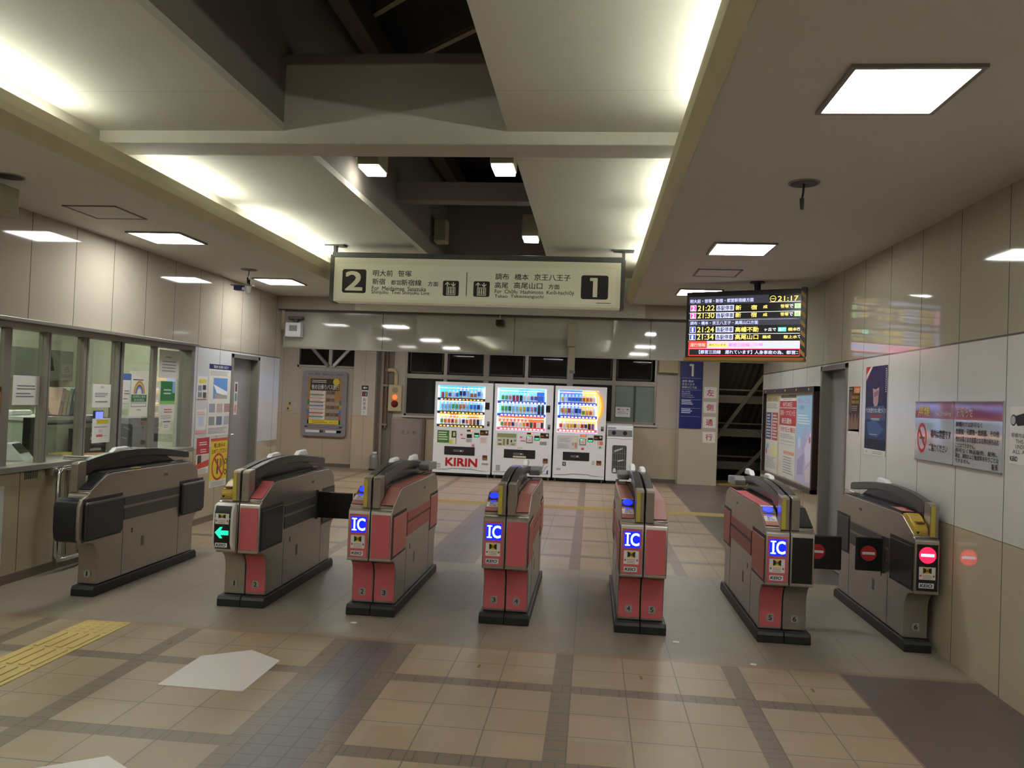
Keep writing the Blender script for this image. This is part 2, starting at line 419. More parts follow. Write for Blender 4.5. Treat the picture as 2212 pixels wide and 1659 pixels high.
struct(MB().box(-4.40, -4.06, YB-0.02, YB-0.005, 0, 2.8, M('recess_shadow_paint', (112, 104, 96), 0.5, 0, 0, 0.06, 5)).build('trim_recess_shade'))  # flat sheet on the wall; the recess's shade is put into its dark colour
for i, (x0, x1) in enumerate(((-8.6, -4.90), (-3.35, 1.70))):
    struct(MB().box(x0, x1, YB-0.012, YB, 0, 0.07, M('grey_skirting', (96, 88, 80), 0.5)).build('baseboard_back'))
struct(MB().box(XL, XL+0.012, -5, 9.08, 0, 0.07, M('skirting_brown', (112, 98, 82), 0.5)).build('baseboard_left'))
# ------------------------------------------------------------------ doors, windows
DOORG = M('grey_steel_door', (140, 138, 136), 0.35, 0.1, 0, 0.04, 6)
def door(n, X, w_, h, side):
    # X: frame with origin at the bottom centre of the opening, z towards the hall
    o = struct(MB().box(-w_/2, w_/2, 0.005, h, -0.13, -0.09, DOORG).build('door_%d' % n, X=X, bevel=0.003))
    f = MB()
    for a, b_ in ((-w_/2, -w_/2+0.05), (w_/2-0.05, w_/2)): f.box(a, b_, 0, h, -0.16, 0.012, ALU)
    f.box(-w_/2, w_/2, h-0.05, h, -0.16, 0.012, ALU)
    f.build('door_frame', o, bevel=0.003)
    hx = -side*(w_/2-0.12)
    hd = MB().cyl((hx, 0.97, -0.09), (hx, 0.97, -0.04), 0.011, CHROME).cyl((hx, 0.97, -0.045), (hx+side*0.11, 0.97, -0.045), 0.009, CHROME)
    hd.box(hx-0.02, hx+0.02, 0.90, 1.05, -0.092, -0.085, ALU).build('door_handle', o, smooth=40)
    return o
d1 = door(1, onL(9.50, 0), 0.80, 1.96, 1)
d2 = door(2, onR(7.74, 0), 0.82, 1.98, -1)
s_ = MB().rect(-0.10, 1.21, -0.01, 1.62, PAPER, -0.089).rect(-0.08, 1.50, -0.03, 1.60, K('5a4a40'), -0.0875)
s_.rect(-0.08, 1.38, -0.03, 1.48, K('6f8f86'), -0.0875).rect(-0.08, 1.24, -0.03, 1.33, K('d08a88'), -0.0875)
tag(s_.build('door_notice', X=onL(9.50, 0)), 'narrow white vertical notice strip on the left grey door', 'notice')
s_ = MB().rect(0.16, 1.23, 0.25, 1.61, PAPER, -0.089).rect(0.175, 1.52, 0.235, 1.60, K('c25a4a'), -0.0875)
s_.rect(0.175, 1.37, 0.235, 1.50, K('d9c27a'), -0.0875).rect(0.175, 1.25, 0.235, 1.33, K('7d7898'), -0.0875)
tag(s_.build('door_notice', X=onR(7.74, 0)), 'narrow white vertical notice strip on the right grey door', 'notice')
# ticket office window band
G_OFF = glass('office_glass', (0.93, 0.95, 0.93, 1), 0.22)
win = MB().box(XL-0.13, XL+0.02, 3.2, 8.2, 1.93, 1.99, ALU).box(XL-0.15, XL+0.05, 3.2, 8.2, 0.84, 0.885, ALU)
win.box(XL-0.13, XL+0.01, 8.14, 8.21, 0.86, 1.99, ALU)
win = struct(win.build('window_1', bevel=0.004))
ms = (4.1, 4.5, 5.0, 5.53, 5.955, 6.435, 6.94, 7.545)
for i, y in enumerate(ms):
    wd = (0.06, 0.06, .08, 0.075, 0.10, 0.11, 0.15, 0.075)[i]
    mb = MB().box(XL-0.10, XL-0.06, y-wd/2, y+wd/2, 0.885, 1.93, ALU)
    if wd > 0.09: mb.box(XL-0.06, XL-0.045, y-0.012, y+0.012, 0.885, 1.93, K('2a2826')).box(XL-0.06, XL-0.03, y-wd/2, y-wd/2+0.035, 0.885, 1.93, ALU)
    mb.build('mullion', win, bevel=0.003)
ed = list(ms)+[8.17]
for i in range(len(ed)-1):
    MB().box(XL-0.085, XL-0.08, ed[i]+0.02, ed[i+1]-0.02, 0.885, 1.93, G_OFF).build('glass_pane', win)
struct(MB().box(XL-0.01, XL+0.07, 3.2, 8.2, 1.975, 2.005, ALU).build('trim_window_head', bevel=0.004))
# far windows on the night side
NIGHT = M('night_glass', (14, 16, 19), 0.06, 0, 0, 0.2, 2, spec=0.6)
def far_window(n, x0, x1, z0, z1, muls, trans=None, night=True):
    f = MB().box(x0, x1, YB-0.015, YB+0.07, z0, z0+0.05, ALU).box(x0, x1, YB-0.015, YB+0.07, z1-0.04, z1, ALU)
    f.box(x0, x0+0.04, YB-0.015, YB+0.07, z0, z1, ALU).box(x1-0.04, x1, YB-0.015, YB+0.07, z0, z1, ALU)
    o = struct(f.build('window_%d' % n, bevel=0.004))
    for x, wd in muls: MB().box(x-wd/2, x+wd/2, YB-0.01, YB+0.07, z0, z1, ALU).build('mullion', o, bevel=0.003)
    if trans: MB().box(x0, x1, YB-0.012, YB+0.07, trans[0], trans[1], ALU).build('transom', o, bevel=0.003)
    return o
w2 = far_window(2, -6.12, -4.87, 2.04, 2.80, ((-5.42, 0.07),))
MB().box(-6.1, -4.9, YB+0.04, YB+0.045, 2.06, 2.8, glass('night_pane', (0.75, 0.8, 0.8, 1), 0.12)).build('glass_pane', w2)
for a, b_ in (((-5.97, 2.62), (-5.45, 2.08)), ((-4.90, 2.55), (-5.33, 2.08))):
    X = Matrix.Identity(4)
    tag(MB().tube([(a[0], YB-0.03, a[1]), (b_[0], YB-0.03, b_[1])], 0.045, ALU, 4).build('diagonal_brace', bevel=0.003),
        'grey diagonal steel brace sloping down to the %s across the small high window' % ('right' if a[0] < -5.4 else 'left'), 'brace', 'braces across the high window')
w3 = far_window(3, -3.82, 1.27, 1.12, 2.80, ((-2.15, 0.11), (-0.45, 0.12), (-2.99, 0.07), (-1.33, 0.07), (0.43, 0.07)), (1.89, 1.985))
xs = (-3.78, -2.99, -2.15, -1.33, -0.45, 0.43, 1.23)
for i in range(6):
    f = MB(); a, b_ = xs[i]+0.05, xs[i+1]-0.05
    for q in ((a, a+0.025, 2.0, 2.76), (b_-0.025, b_, 2.0, 2.76), (a, b_, 2.0, 2.03)): f.box(q[0], q[1], YB-0.005, YB+0.03, q[2], q[3], K('34322f'))
    for q in (a+0.12, b_-0.16): f.box(q, q+0.06, YB-0.02, YB, 1.985, 2.005, BLACK)
    f.build('hopper_sash', w3)
    MB().box(a+0.02, b_-0.02, YB+0.012, YB+0.018, 2.02, 2.8, G2 := glass('night_pane', (0.75, 0.8, 0.8, 1), 0.12)).build('glass_pane', w3)
MB().box(-3.78, 0.40, YB+0.03, YB+0.036, 1.17, 1.89, G2).build('glass_pane', w3)
MB().box(0.47, 1.23, YB+0.02, YB+0.028, 1.17, 1.89, M('frosted_glass', (112, 128, 118), 0.35, 0, 0, 0.05, 4)).build('frosted_pane', w3)
MB().box(0.83, 0.87, YB, YB+0.03, 1.17, 1.89, K('3a3e3a')).build('sash_stile', w3)
struct(MB().box(-3.85, 1.30, YB-0.05, YB, 1.09, 1.125, M('pale_sill', (186, 182, 174), 0.4)).build('trim_window_sill', bevel=0.004))
shell('wall_outside_dark', [(-40, 40, 60, 60.2, -20, 20)], M('night_beyond', (6, 7, 9), 0.9))
for i, (x, z, r) in enumerate(((-13.6, 0.05, .16), (-13.15, 0.0, .10), (-12.75, -0.05, .12), (-12.55, 0.02, .08), (-12.1, -0.03, .07))):
    o = MB().lathe([(0.001, -r*.5), (r, 0), (0.001, r*.5)], 0, 0, [K('e8f0ff', 0.5, 6)]*2, 8).build('distant_lamp', X=T3(x, 58, z))
    tag(o, 'white town light shining far outside the dark window left of the vending machines', 'light', 'town lights outside the window')
# ------------------------------------------------------------------ stair opening on the right: trussed roof of the stair beyond
def stair_roof():
    cor = MB(); sheet = M('dark_corrugated_sheet', (54, 50, 40), 0.7, 0, 0, 0.2, 5)
    pts = []; n = 44
    for i in range(n+1):
        x = 1.6+i*0.07; off = 0.03*(i % 2)
        pts.append((x, off))
    v = [(x, 17.2+o_, 3.0) for x, o_ in pts]+[(x-0.9, 18.6+o_, -0.7) for x, o_ in pts]
    cor.add(v, [(i, i+1, i+n+2, i+n+1) for i in range(n)], sheet)
    struct(cor.build('roof_stair_sheet'))
    bm_ = M('grey_green_steel', (112, 108, 92), 0.6, 0.0, 0, 0.1, 4)
    for z, y in ((1.70, 17.30), (0.98, 17.55), (0.25, 17.85)):
        tag(MB().box(1.9, 4.4, y-0.1, y, z-0.07, z+0.10, bm_).box(1.9, 4.4, y-0.1, y, z+0.20, z+0.23, bm_).build('roof_purlin', bevel=0.004),
            'grey steel purlin seen through the stair opening, %s of three' % {1.70: 'highest', 0.98: 'middle', 0.25: 'lowest'}[z], 'beam', 'purlins of the stair roof')
    for k, (a, b_) in enumerate((((3.95, 16.95, 2.75), (2.35, 17.4, 0.35)), ((3.95, 17.3, 0.95), (2.75, 17.7, -0.45)))):
        tag(MB().tube([a, b_], 0.05, bm_, 4).build('roof_brace'), 'diagonal steel brace seen through the stair opening, %s one' % ('upper', 'lower')[k], 'brace', 'braces of the stair roof')
stair_roof()
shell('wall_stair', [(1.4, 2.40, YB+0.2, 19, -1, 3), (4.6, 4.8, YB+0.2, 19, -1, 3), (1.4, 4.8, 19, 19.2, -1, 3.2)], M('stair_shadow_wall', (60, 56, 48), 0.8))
struct(MB().box(2.47, 3.75, YB+0.05, YB+0.32, -0.12, 0.02, M('yellow_stair_nosing', (150, 132, 72), 0.6)).build('trim_stair_edge', bevel=0.004))
# ------------------------------------------------------------------ ceiling lamps and ceiling fittings
def ceiling_light(x, y, z, label, group, e=None, s=0.225):
    t = thing('ceiling_light', label, 'light', T3(x, y, z), group)
    f = MB()
    for q in ((-s-.02, s+.02, -s-.02, -s), (-s-.02, s+.02, s, s+.02), (-s-.02, -s, -s, s), (s, s+.02, -s, s)): f.box(*q, -0.014, 0.004, ALU)
    f.build('frame', t)
    MB().box(-s, s, -s, s, -0.008, 0.0, e or E_PANEL).build('diffuser', t)
    return t
for x, y, lb in ((1.17, 3.28, 'large bright square ceiling light at the upper right of the photo'), (1.17, 6.57, 'square ceiling light above the fifth gate on the right strip'),
                 (1.17, 9.12, 'square ceiling light just behind the departure board'), (1.17, 0.6, 'square ceiling light over the right strip behind the viewer, nearer one'),
                 (1.17, -2.4, 'square ceiling light over the right strip behind the viewer, farther one'),
                 (-3.755, 6.54, 'bright square ceiling light nearest on the left strip'), (-3.755, 9.05, 'smaller square ceiling light at the far end of the left strip'),
                 (-3.755, 3.28, 'square ceiling light over the left strip just outside the photo'), (-3.755, 0.6, 'square ceiling light over the left strip behind the viewer, nearer one'),
                 (-3.755, -2.4, 'square ceiling light over the left strip behind the viewer, farther one')):
    ceiling_light(x, y, ZC, lb, 'square ceiling lights')
E_FAR = M('lit_diffuser_far', (255, 250, 246), 0.5, 0, L_FAR, 0.02, 8)
for k, x in enumerate((-6.6, -3.9, -1.2, 1.5, 4.2)):
    ceiling_light(x, 13.2, 2.8, 'square light on the ceiling before the far windows, %s from the left' % ('first', 'second', 'third', 'fourth', 'fifth')[k], 'far ceiling lights', E_FAR, 0.3)
ceiling_light(3.1, 16.6, 2.78, 'added unseen square light above the top of the dark stair opening', 'far ceiling lights', M('added_stair_glow', (255, 240, 200), 0.5, 0, 3.0, 0.02, 8), 0.2)  # added lamp, kept out of view, to brighten the stair roof
# cove tubes
for s, nm in ((-1, 'left'), (1, 'right')):
    ys = [3.17-1.25*q for q in range(6, -1, -1)]
    ys += [5.22, 6.80, 8.08] if s < 0 else [5.22, 6.60, 8.0]
    for k, y in enumerate(ys):
        t = thing('fluorescent_tube', 'fluorescent tube hidden in the %s ceiling cove, %s along it' % (nm, ('first', 'second', 'third', 'fourth', 'fifth', 'sixth', 'seventh', 'eighth', 'ninth', 'tenth')[k]), 'light', T3(CX+s*1.90, y, 2.88), 'tubes in the ceiling coves')
        MB().box(-0.03, 0.03, 0, 1.2, 0, 0.05, WHITE).build('housing', t)
        MB().cyl((0, 0.02, 0.105), (0, 1.18, 0.105), 0.015, E_COVE, n=8).build('tube', t)
        MB().box(-0.02, 0.02, 0, 0.02, 0.05, 0.125, WHITE).build('lampholder', t); MB().box(-0.02, 0.02, 1.18, 1.2, 0.05, 0.125, WHITE).build('lampholder', t)
# box lamps in the shaft
def shaft_lamp(x, y, z, label, s):
    t = thing('box_downlight', label, 'light', T3(x, y, z), 'box lamps inside the ceiling shaft')
    MB().box(-0.09, 0.09, -0.14, 0.14, 0.01, 0.26, M('cream_lamp_body', (150, 144, 120), 0.5)).build('housing', t, bevel=0.012)
    MB().box(-0.08, 0.08, -0.13, 0.13, -0.012, 0.010, E_SPOT).build('lens', t, bevel=0.006)
    MB().box(-s*0.09, -s*0.16, -0.04, 0.04, 0.10, 0.18, STEEL_D).build('bracket', t)
shaft_lamp(-1.85, 6.25, 3.36, 'lit box downlight on the left wall of the ceiling shaft', 1)
shaft_lamp(-0.74, 6.0, 3.30, 'lit box downlight at the right of the shaft above the dark beam', -1)
shaft_lamp(-0.74, 8.7, 3.32, 'lit box downlight at the right of the shaft, farthest one', -1)
t = thing('wall_speaker', 'cream box loudspeaker on a bracket on the left side of the ceiling shaft', 'speaker', T3(-2.005, 9.35, 3.56))
MB().box(0, 0.015, -0.06, 0.06, -0.10, 0.14, STEEL_D).build('wall_plate', t)
MB().box(0.01, 0.06, -0.02, 0.02, -0.03, 0.03, STEEL_D).build('bracket', t)
MB().box(0.05, 0.20, -0.10, 0.10, -0.17, 0.11, M('cream_lamp_body', (150, 144, 120), 0.5)).build('cabinet', t, bevel=0.015)
MB().box(0.06, 0.19, -0.104, -0.098, -0.15, 0.09, K('7e7a64')).build('grille', t)
t = thing('conduit_box', 'small pale conduit box on the shaft wall beside the left box lamp', 'box', T3(-2.005, 5.75, 3.40))
MB().box(0, 0.05, -0.08, 0.10, -0.025, 0.03, STEEL_D).build('body', t, bevel=0.004)
MB().cyl((0.05, 0.0, 0), (0.12, 0.0, -0.01), 0.018, ALU).build('conduit', t)
# access hatches, open holes with dangling sensors, boxes
def hatch(x, y, sx, sy, label):
    t = thing('ceiling_hatch', label, 'hatch', T3(x, y, ZC))
    f = MB(); c = K('6b605c')
    for q in ((-sx, sx, -sy, -sy+.018), (-sx, sx, sy-.018, sy), (-sx, -sx+.018, -sy, sy), (sx-.018, sx, -sy, sy)): f.box(*q, -0.006, 0.002, c)
    f.build('frame', t); MB().box(-sx+.018, sx-.018, -sy+.018, sy-.018, -0.003, 0.001, SOFF).build('lid', t)
hatch(1.17, 7.79, 0.21, 0.21, 'square ceiling access hatch between two lights on the right strip')
hatch(-3.73, 5.62, 0.21, 0.21, 'square ceiling access hatch on the left strip before the nearest light')
def hole(x, y, label, cord=True, box=False):
    t = thing('ceiling_socket', label, 'ceiling fitting', T3(x, y, ZC))
    MB().cyl((0, 0, -0.006), (0, 0, 0.002), 0.088, K('8d837c'), n=28).build('rim', t)
    MB().cyl((0, 0, -0.008), (0, 0, -0.004), 0.076, K('3a322e'), n=28).build('opening', t)
    if cord:
        MB().tube([(0, 0, 0), (-.004, 0, -0.06), (-.01, 0, -0.10)], 0.006, BLACK, 6).build('cord', t)
        MB().cyl((-.01, 0, -0.09), (-.008, 0, -0.155), 0.013, BLACK, 0.010).build('sensor', t)
    return t
hole(1.167, 4.634, 'round open ceiling hole with a short black sensor dangling, on the right strip')
hole(-3.764, 8.22, 'round ceiling hole with a dangling cord beside the left wall, far end', True)
hole(-3.756, 4.655, 'round dark ceiling hole at the left edge of the photo', False)
t = thing('hanging_box', 'beige box hanging below the ceiling hole at the left edge', 'box', T3(-3.86, 4.66, ZC))
MB().cyl((0, 0, -0.06), (0, 0, 0), 0.02, BLACK).build('stem', t)
MB().box(-0.16, 0.10, -0.1, 0.1, -0.24, -0.06, M('cream_lamp_body', (150, 144, 120), 0.5)).build('body', t, bevel=0.01)
t = thing('hanging_camera', 'small white camera with blue side hanging by the far left ceiling light', 'camera', T3(-3.80, 8.24, ZC-0.17))
MB().box(-0.16, 0.08, -0.04, 0.04, -0.01, 0.004, ALU).build('plate', t)
MB().box(-0.12, -0.03, -0.05, 0.03, -0.06, -0.012, K('23306e')).build('housing', t, bevel=0.004)
MB().cyl((0.02, 0, -0.012), (0.035, -0.02, -0.09), 0.035, WHITE, 0.02).build('lens_hood', t)
MB().cyl((0.04, 0, 0.0), (0.035, 0, 0.06), 0.010, BLACK).build('stem', t)
hole2 = tag(MB().cyl((0, 0, -0.012), (0, 0, 0.002), 0.09, K('4a423e'), n=24).build('ceiling_plate', X=T3(1.66, 9.4, ZC)), 'dark round ceiling plate behind the departure board', 'ceiling fitting')
# fittings on the bulkhead
t = thing('emergency_speaker', 'white box speaker on a dark bracket at the left end of the glossy panel', 'speaker', T3(-4.12, YP, 2.50))
MB().box(-0.10, 0.10, -0.10, 0.0, 0.03, 0.07, K('5a544e')).build('bracket', t, bevel=0.004)
MB().cyl((0, -0.06, -0.03), (0, -0.06, 0.04), 0.03, K('5a544e')).build('stem', t)
MB().box(-0.12, 0.10, -0.14, -0.02, -0.22, -0.02, WHITE).build('cabinet', t, bevel=0.012)
MB().box(-0.06, 0.05, -0.144, -0.138, -0.14, -0.06, K('8d8f92')).build('grille', t)
t = thing('security_camera', 'small black camera hanging at the top middle of the glossy panel', 'camera', T3(-1.26, YP-0.12, 2.66))
MB().cyl((0, 0, -0.06), (0, 0, 0.10), 0.014, ALU).build('stem', t)
MB().box(-0.05, 0.06, -0.10, 0.06, -0.15, -0.07, BLACK).build('housing', t, bevel=0.012)
MB().cyl((0, -0.11, -0.11), (0, -0.09, -0.11), 0.025, K('0a0a0c', 0.1)).build('lens', t)
t = thing('service_duct', 'cream vertical duct running down over the glossy panel above the machines', 'duct', T3(-0.29, YP, 2.57))
MB().box(-0.06, 0.05, -0.09, 0, -0.30, 0.0, M('cream_duct', (152, 144, 122), 0.45)).build('upper_box', t, bevel=0.006)
MB().box(-0.045, 0.045, -0.06, 0.02, -0.62, -0.30, M('cream_duct', (152, 144, 122), 0.45)).build('lower_box', t, bevel=0.006)
MB().cyl((0.02, -0.07, -0.66), (0.02, -0.07, -0.62), 0.035, M('smoked_lens', (120, 120, 130), 0.2)).build('dome', t)
# ------------------------------------------------------------------ ticket office inside
OFFW = M('office_wall', (188, 186, 172), 0.7, 0, 0, 0.04, 3)
shell('wall_office', [(-7.6, -7.4, 2.8, 10.2, 0, 2.8), (-7.4, XL-0.18, 2.7, 2.8, 0, 2.8), (-7.4, XL-0.18, 10.2, 10.3, 0, 2.8)], OFFW)
shell('ceiling_office', [(-7.4, XL-0.18, 2.8, 10.2, 2.75, 2.8)], OFFW)
E_OFF = M('lit_diffuser_office', (245, 255, 232), 0.5, 0, L_OFFICE, 0.02, 8)
for k, y in enumerate((4.6, 6.8, 9.0)):
    ceiling_light(-5.9, y, 2.74, 'office ceiling light behind the ticket window, %s one' % ('nearest', 'middle', 'farthest')[k], 'office ceiling lights', E_OFF, 0.3)
# counter shelf under the glass on the inside
tag(MB().box(-4.95, XL-0.20, 3.25, 8.15, 0.78, 0.86, M('office_counter', (140, 140, 134), 0.5)).box(-4.95, -4.90, 3.25, 8.15, 0, 0.78, M('office_counter', (140, 140, 134), 0.5)).build('office_counter', bevel=0.004), 'grey counter top just inside the ticket office window', 'counter')
def obox(name, label, cat, x0, x1, y0, y1, z0, z1, m, bev=0.006, group=None):
    o = MB().box(0, x1-x0, 0, y1-y0, 0, z1-z0, m).build(name, X=T3(x0, y0, z0), bevel=bev)
    return tag(o, label, cat, group)
PALE = M('pale_green_panel', (196, 208, 196), 0.5, 0, 0, 0.03, 10)
c1 = thing('office_desk_cabinet', 'pale green partition cabinet with white top inside the ticket office', 'cabinet', T3(-5.45, 6.62, 0))
MB().box(0, 0.40, 0.12, 0.98, 0, 1.17, PALE).build('body', c1, bevel=0.004)
MB().box(-0.03, 0.43, 0.08, 1.02, 1.17, 1.21, WHITE).build('top', c1, bevel=0.006)
MB().box(0.4, 0.405, 0.16, 0.96, 1.13, 1.15, K('3f6a72')).build('trim_strip', c1)
m1 = thing('office_monitor', 'black upright screen standing at the left end of the office cabinet', 'monitor', T3(-5.0, 6.50, 0.86))
MB().box(0, 0.03, 0, 0.17, 0.02, 0.35, BLACK).build('screen', m1, bevel=0.006); MB().box(-0.03, 0.06, 0.05, 0.12, 0, 0.02, BLACK).build('stand', m1)
obox('paper_roll', 'white rolled blind lying on the office cabinet beside the window', 'roll', -5.38, -5.28, 6.72, 7.0, 1.21, 1.26, WHITE, 0.02)
obox('tape_dispenser', 'pale green tape dispenser on the office cabinet', 'dispenser', -5.22, -5.14, 6.92, 7.06, 1.21, 1.30, K('a9b48c'), 0.02)
m2 = thing('payment_terminal', 'white tilted terminal with dark screen on the office counter', 'terminal', T3(-4.86, 6.12, 0.86) @ Matrix.Rotation(0.25, 4, 'Z'))
MB().prism([(0, 0), (0.16, 0), (0.12, 0.05), (0.03, 0.15), (0, 0.15)], 0, 0.20, WHITE, 'y').build('body', m2, bevel=0.006)
q = Matrix.Translation((0.079, 0.1, 0.101)) @ Matrix.Rotation(math.radians(48), 4, 'Y')
MB().box(-0.05, 0.05, -0.075, 0.075, 0, 0.003, BLACK, q).build('screen', m2)
for k, (y, c, tl) in enumerate(((7.00, 'c9a79a', .28), (7.055, 'd8d2b0', .26), (7.11, 'b9c4b4', .28), (7.165, '7c8aa6', .28), (7.22, '6b7fb2', .26), (7.275, '9fb0b8', .28), (7.33, 'd8dcc8', .27))):
    X = T3(-5.25, y, 1.21) @ Matrix.Rotation(-0.22, 4, 'X')
    o = MB().box(0, 0.22, 0, 0.045, 0.012, tl, K(c)).box(0.02, 0.222, 0.008, 0.037, tl*0.55, tl*0.8, PAPER).build('ring_binder', X=X, bevel=0.004)
    tag(o, '%s leaning binder on the office cabinet, %s from the left' % (('pinkish', 'cream', 'sage', 'slate blue', 'blue', 'grey blue', 'ivory')[k], ('first', 'second', 'third', 'fourth', 'fifth', 'sixth', 'last')[k]), 'binder', 'binders on the office cabinet')
c2 = thing('letter_tray', 'black stacked letter trays on the office counter', 'tray', T3(-5.0, 7.12, 0.86))
for k in range(4): MB().box(0, 0.22, 0, 0.26, 0.01+k*.055, 0.02+k*.055, BLACK).build('shelf', c2)
for a in (0, 0.25): MB().box(0, 0.22, a, a+0.01, 0, 0.23, BLACK).build('side', c2)
for k, c in enumerate(('d8d8d4', '4a5a78', 'cfcfc8')): MB().box(0.02, 0.21, 0.02, 0.20, 0.022+k*.055, 0.045+k*.055, K(c)).build('paper_stack', c2)
obox('yellow_folder', 'yellow folder lying on the office counter beside the letter trays', 'folder', -4.98, -4.80, 6.82, 7.05, 0.86, 0.875, K('d8b94a'), 0.002)
obox('orange_folder', 'orange folder lying on the counter in front of the letter trays', 'folder', -4.76, -4.62, 6.95, 7.16, 0.86, 0.872, K('d9895a'), 0.002)
m3 = thing('office_computer_screen', 'small blue lit screen standing behind a window frame in the office', 'monitor', T3(-4.98, 7.45, 1.06))
MB().box(0, 0.02, 0, 0.15, 0.02, 0.20, K('3a4a9a')).build('case', m3, bevel=0.004); MB().box(0.02, 0.022, 0.015, 0.135, 0.035, 0.19, K('6a78e8', 0.5, 1.6)).build('display', m3)
MB().box(-0.02, 0.05, 0.03, 0.12, -0.20, 0.02, BLACK).build('stand', m3)
c3 = thing('metal_cabinet', 'dark grey metal cabinet standing behind the rainbow poster', 'cabinet', T3(-5.5, 8.35, 0))
MB().box(0, 0.35, 0, 0.62, 0, 1.16, K('6a6b6c')).build('body', c3, bevel=0.006); MB().box(0.35, 0.36, 0.02, 0.30, 0.1, 1.06, K('55575a')).build('door', c3); MB().cyl((0.35, 0.46, 0.86), (0.365, 0.46, 0.86), 0.035, K('4a4b4c')).build('dial', c3)
obox('wall_shelf', 'dark long shelf unit high on the back wall of the ticket office', 'shelf', -7.38, -7.0, 6.6, 10.0, 1.55, 1.95, K('5c5c56'))
tag(MB().tube([(-5.2, 7.03, 1.93), (-5.2, 7.05, 1.87), (-5.2, 7.01, 1.84), (-5.2, 7.03, 1.80)], 0.012, BLACK, 6).prism([(6.95, 1.64), (7.11, 1.64), (7.08, 1.76), (7.04, 1.80), (7.0, 1.76)], -5.22, -5.17, K('2f5a44'), 'x').build('hanging_bag'), 'dark green bag hanging from a hook behind the ticket office window', 'bag')
# ------------------------------------------------------------------ ticket gates
DGREY = M('dark_glossy_rail', (58, 58, 58), 0.22, 0.3, 0, 0.05, 12)
YEL = M('yellow_plastic', (190, 160, 60), 0.4, 0, 0, 0.05, 20)
BLUE_E = K('0a1eff', 0.4, 2.2)
YG, YBK = 5.37, 0
PROF = [(.05, .075), (.05, .27), (.044, .305), (.025, .345), (-.005, .375), (-.06, .392), (-.098, .395), (-.103, .402), (-.103, .725), (-.097, .738), (-.085, .748), (-.07, .752),
        (-.07, .768), (-.05, .775), (.10, .855), (.14, .868), (.20, .873), (1.31, .870), (1.40, .845), (1.455, .80), (1.475, .74), (1.48, .70), (1.48, .41), (1.465, .395), (1.44, .375), (1.42, .345), (1.41, .30), (1.41, .075)]
SL0, SL1 = (-.066, .772), (.135, .872)
def slope_frame(x):
    d = Vector((0, SL1[0]-SL0[0], SL1[1]-SL0[1]))
    return frame((x, SL0[0], SL0[1]), (1, 0, 0), d)
SLEN = math.hypot(SL1[0]-SL0[0], SL1[1]-SL0[1])
def sticker(mb, X, cx, cy, w_, h):      # white sticker with the yellow and black closing-flap pictogram and red marks
    mb.rect(cx-w_/2, cy-h/2, cx+w_/2, cy+h/2, PAPER, 0, 0.001, X)
    a, b_ = w_*0.26, h*0.46
    y1 = cy+h*0.45; y0 = y1-b_
    mb.rect(cx-a, y0, cx+a, y1, K('d8b82c'), 0.001, 0.0006, X)
    mb.poly([(cx-a, y0), (cx-a*.25, y0+b_*.25), (cx-a*.25, y0+b_*.75), (cx-a, y1)], INK, 0.0016, 0.0005, X)
    mb.poly([(cx+a, y0), (cx+a, y1), (cx+a*.25, y0+b_*.75), (cx+a*.25, y0+b_*.25)], INK, 0.0016, 0.0005, X)
    mb.rect(cx-a*.12, y0+b_*.25, cx+a*.12, y0+b_*.7, K('6a3a22'), 0.0016, 0.0005, X)
    for s in (-1, 1): mb.rect(cx+s*w_*.4-w_*.05, cy-h*.27, cx+s*w_*.4+w_*.05, cy-h*.13, K('a83c34'), 0.001, 0.0005, X)
    mb.bars(cx-w_*.28, cy-h*.46, cx+w_*.28, cy-h*.1, 3, K('b09080'), 0.001, 0.4, 0.1, X)
def keio(mb, X, cx, cy, w_, h):
    mb.rect(cx-w_/2, cy-h/2, cx+w_/2, cy+h/2, PAPER, 0, 0.001, X)
    mb.text('KEIO', cx-w_*.43, cy-h*.30, cx+w_*.36, cy+h*.30, K('16204a'), 0.0012, 0.05, X, 0.22)
def no_entry(mb, X, cx, cy, r, red, white):
    mb.disc(cx, cy, r, red, 0.0, 0.001, X=X); mb.rect(cx-r*.78, cy-r*.17, cx+r*.78, cy+r*.17, white, 0.001, 0.0006, X)
def number(parent, s, X, cx, cy, n, point):
    mb = MB(); w_, h = 0.026, 0.026
    pl = M('grey_number_plate', (150, 148, 142), 0.4)
    mb.poly([(cx-w_*.9, cy-h), (cx+w_*.5, cy-h), (cx+w_*1.0, cy-h*.5), (cx+w_*1.0, cy+h*.5), (cx+w_*.5, cy+h), (cx-w_*.9, cy+h)] if point > 0 else
            [(cx+w_*.9, cy-h), (cx+w_*.9, cy+h), (cx-w_*.5, cy+h), (cx-w_*1.0, cy+h*.5), (cx-w_*1.0, cy-h*.5), (cx-w_*.5, cy-h)], pl, 0, 0.001, X)
    k = .17 if n == '1' else .42
    mb.text(n, cx-w_*k, cy-h*.6, cx+w_*k, cy+h*.62, INK, 0.0013, 0.03, X)
    if n != '1': mb.rect(cx-w_*.5, cy-h*.85, cx+w_*.5, cy-h*.78, INKG, 0.001, 0.0004, X)
    mb.build('number_plate', parent)
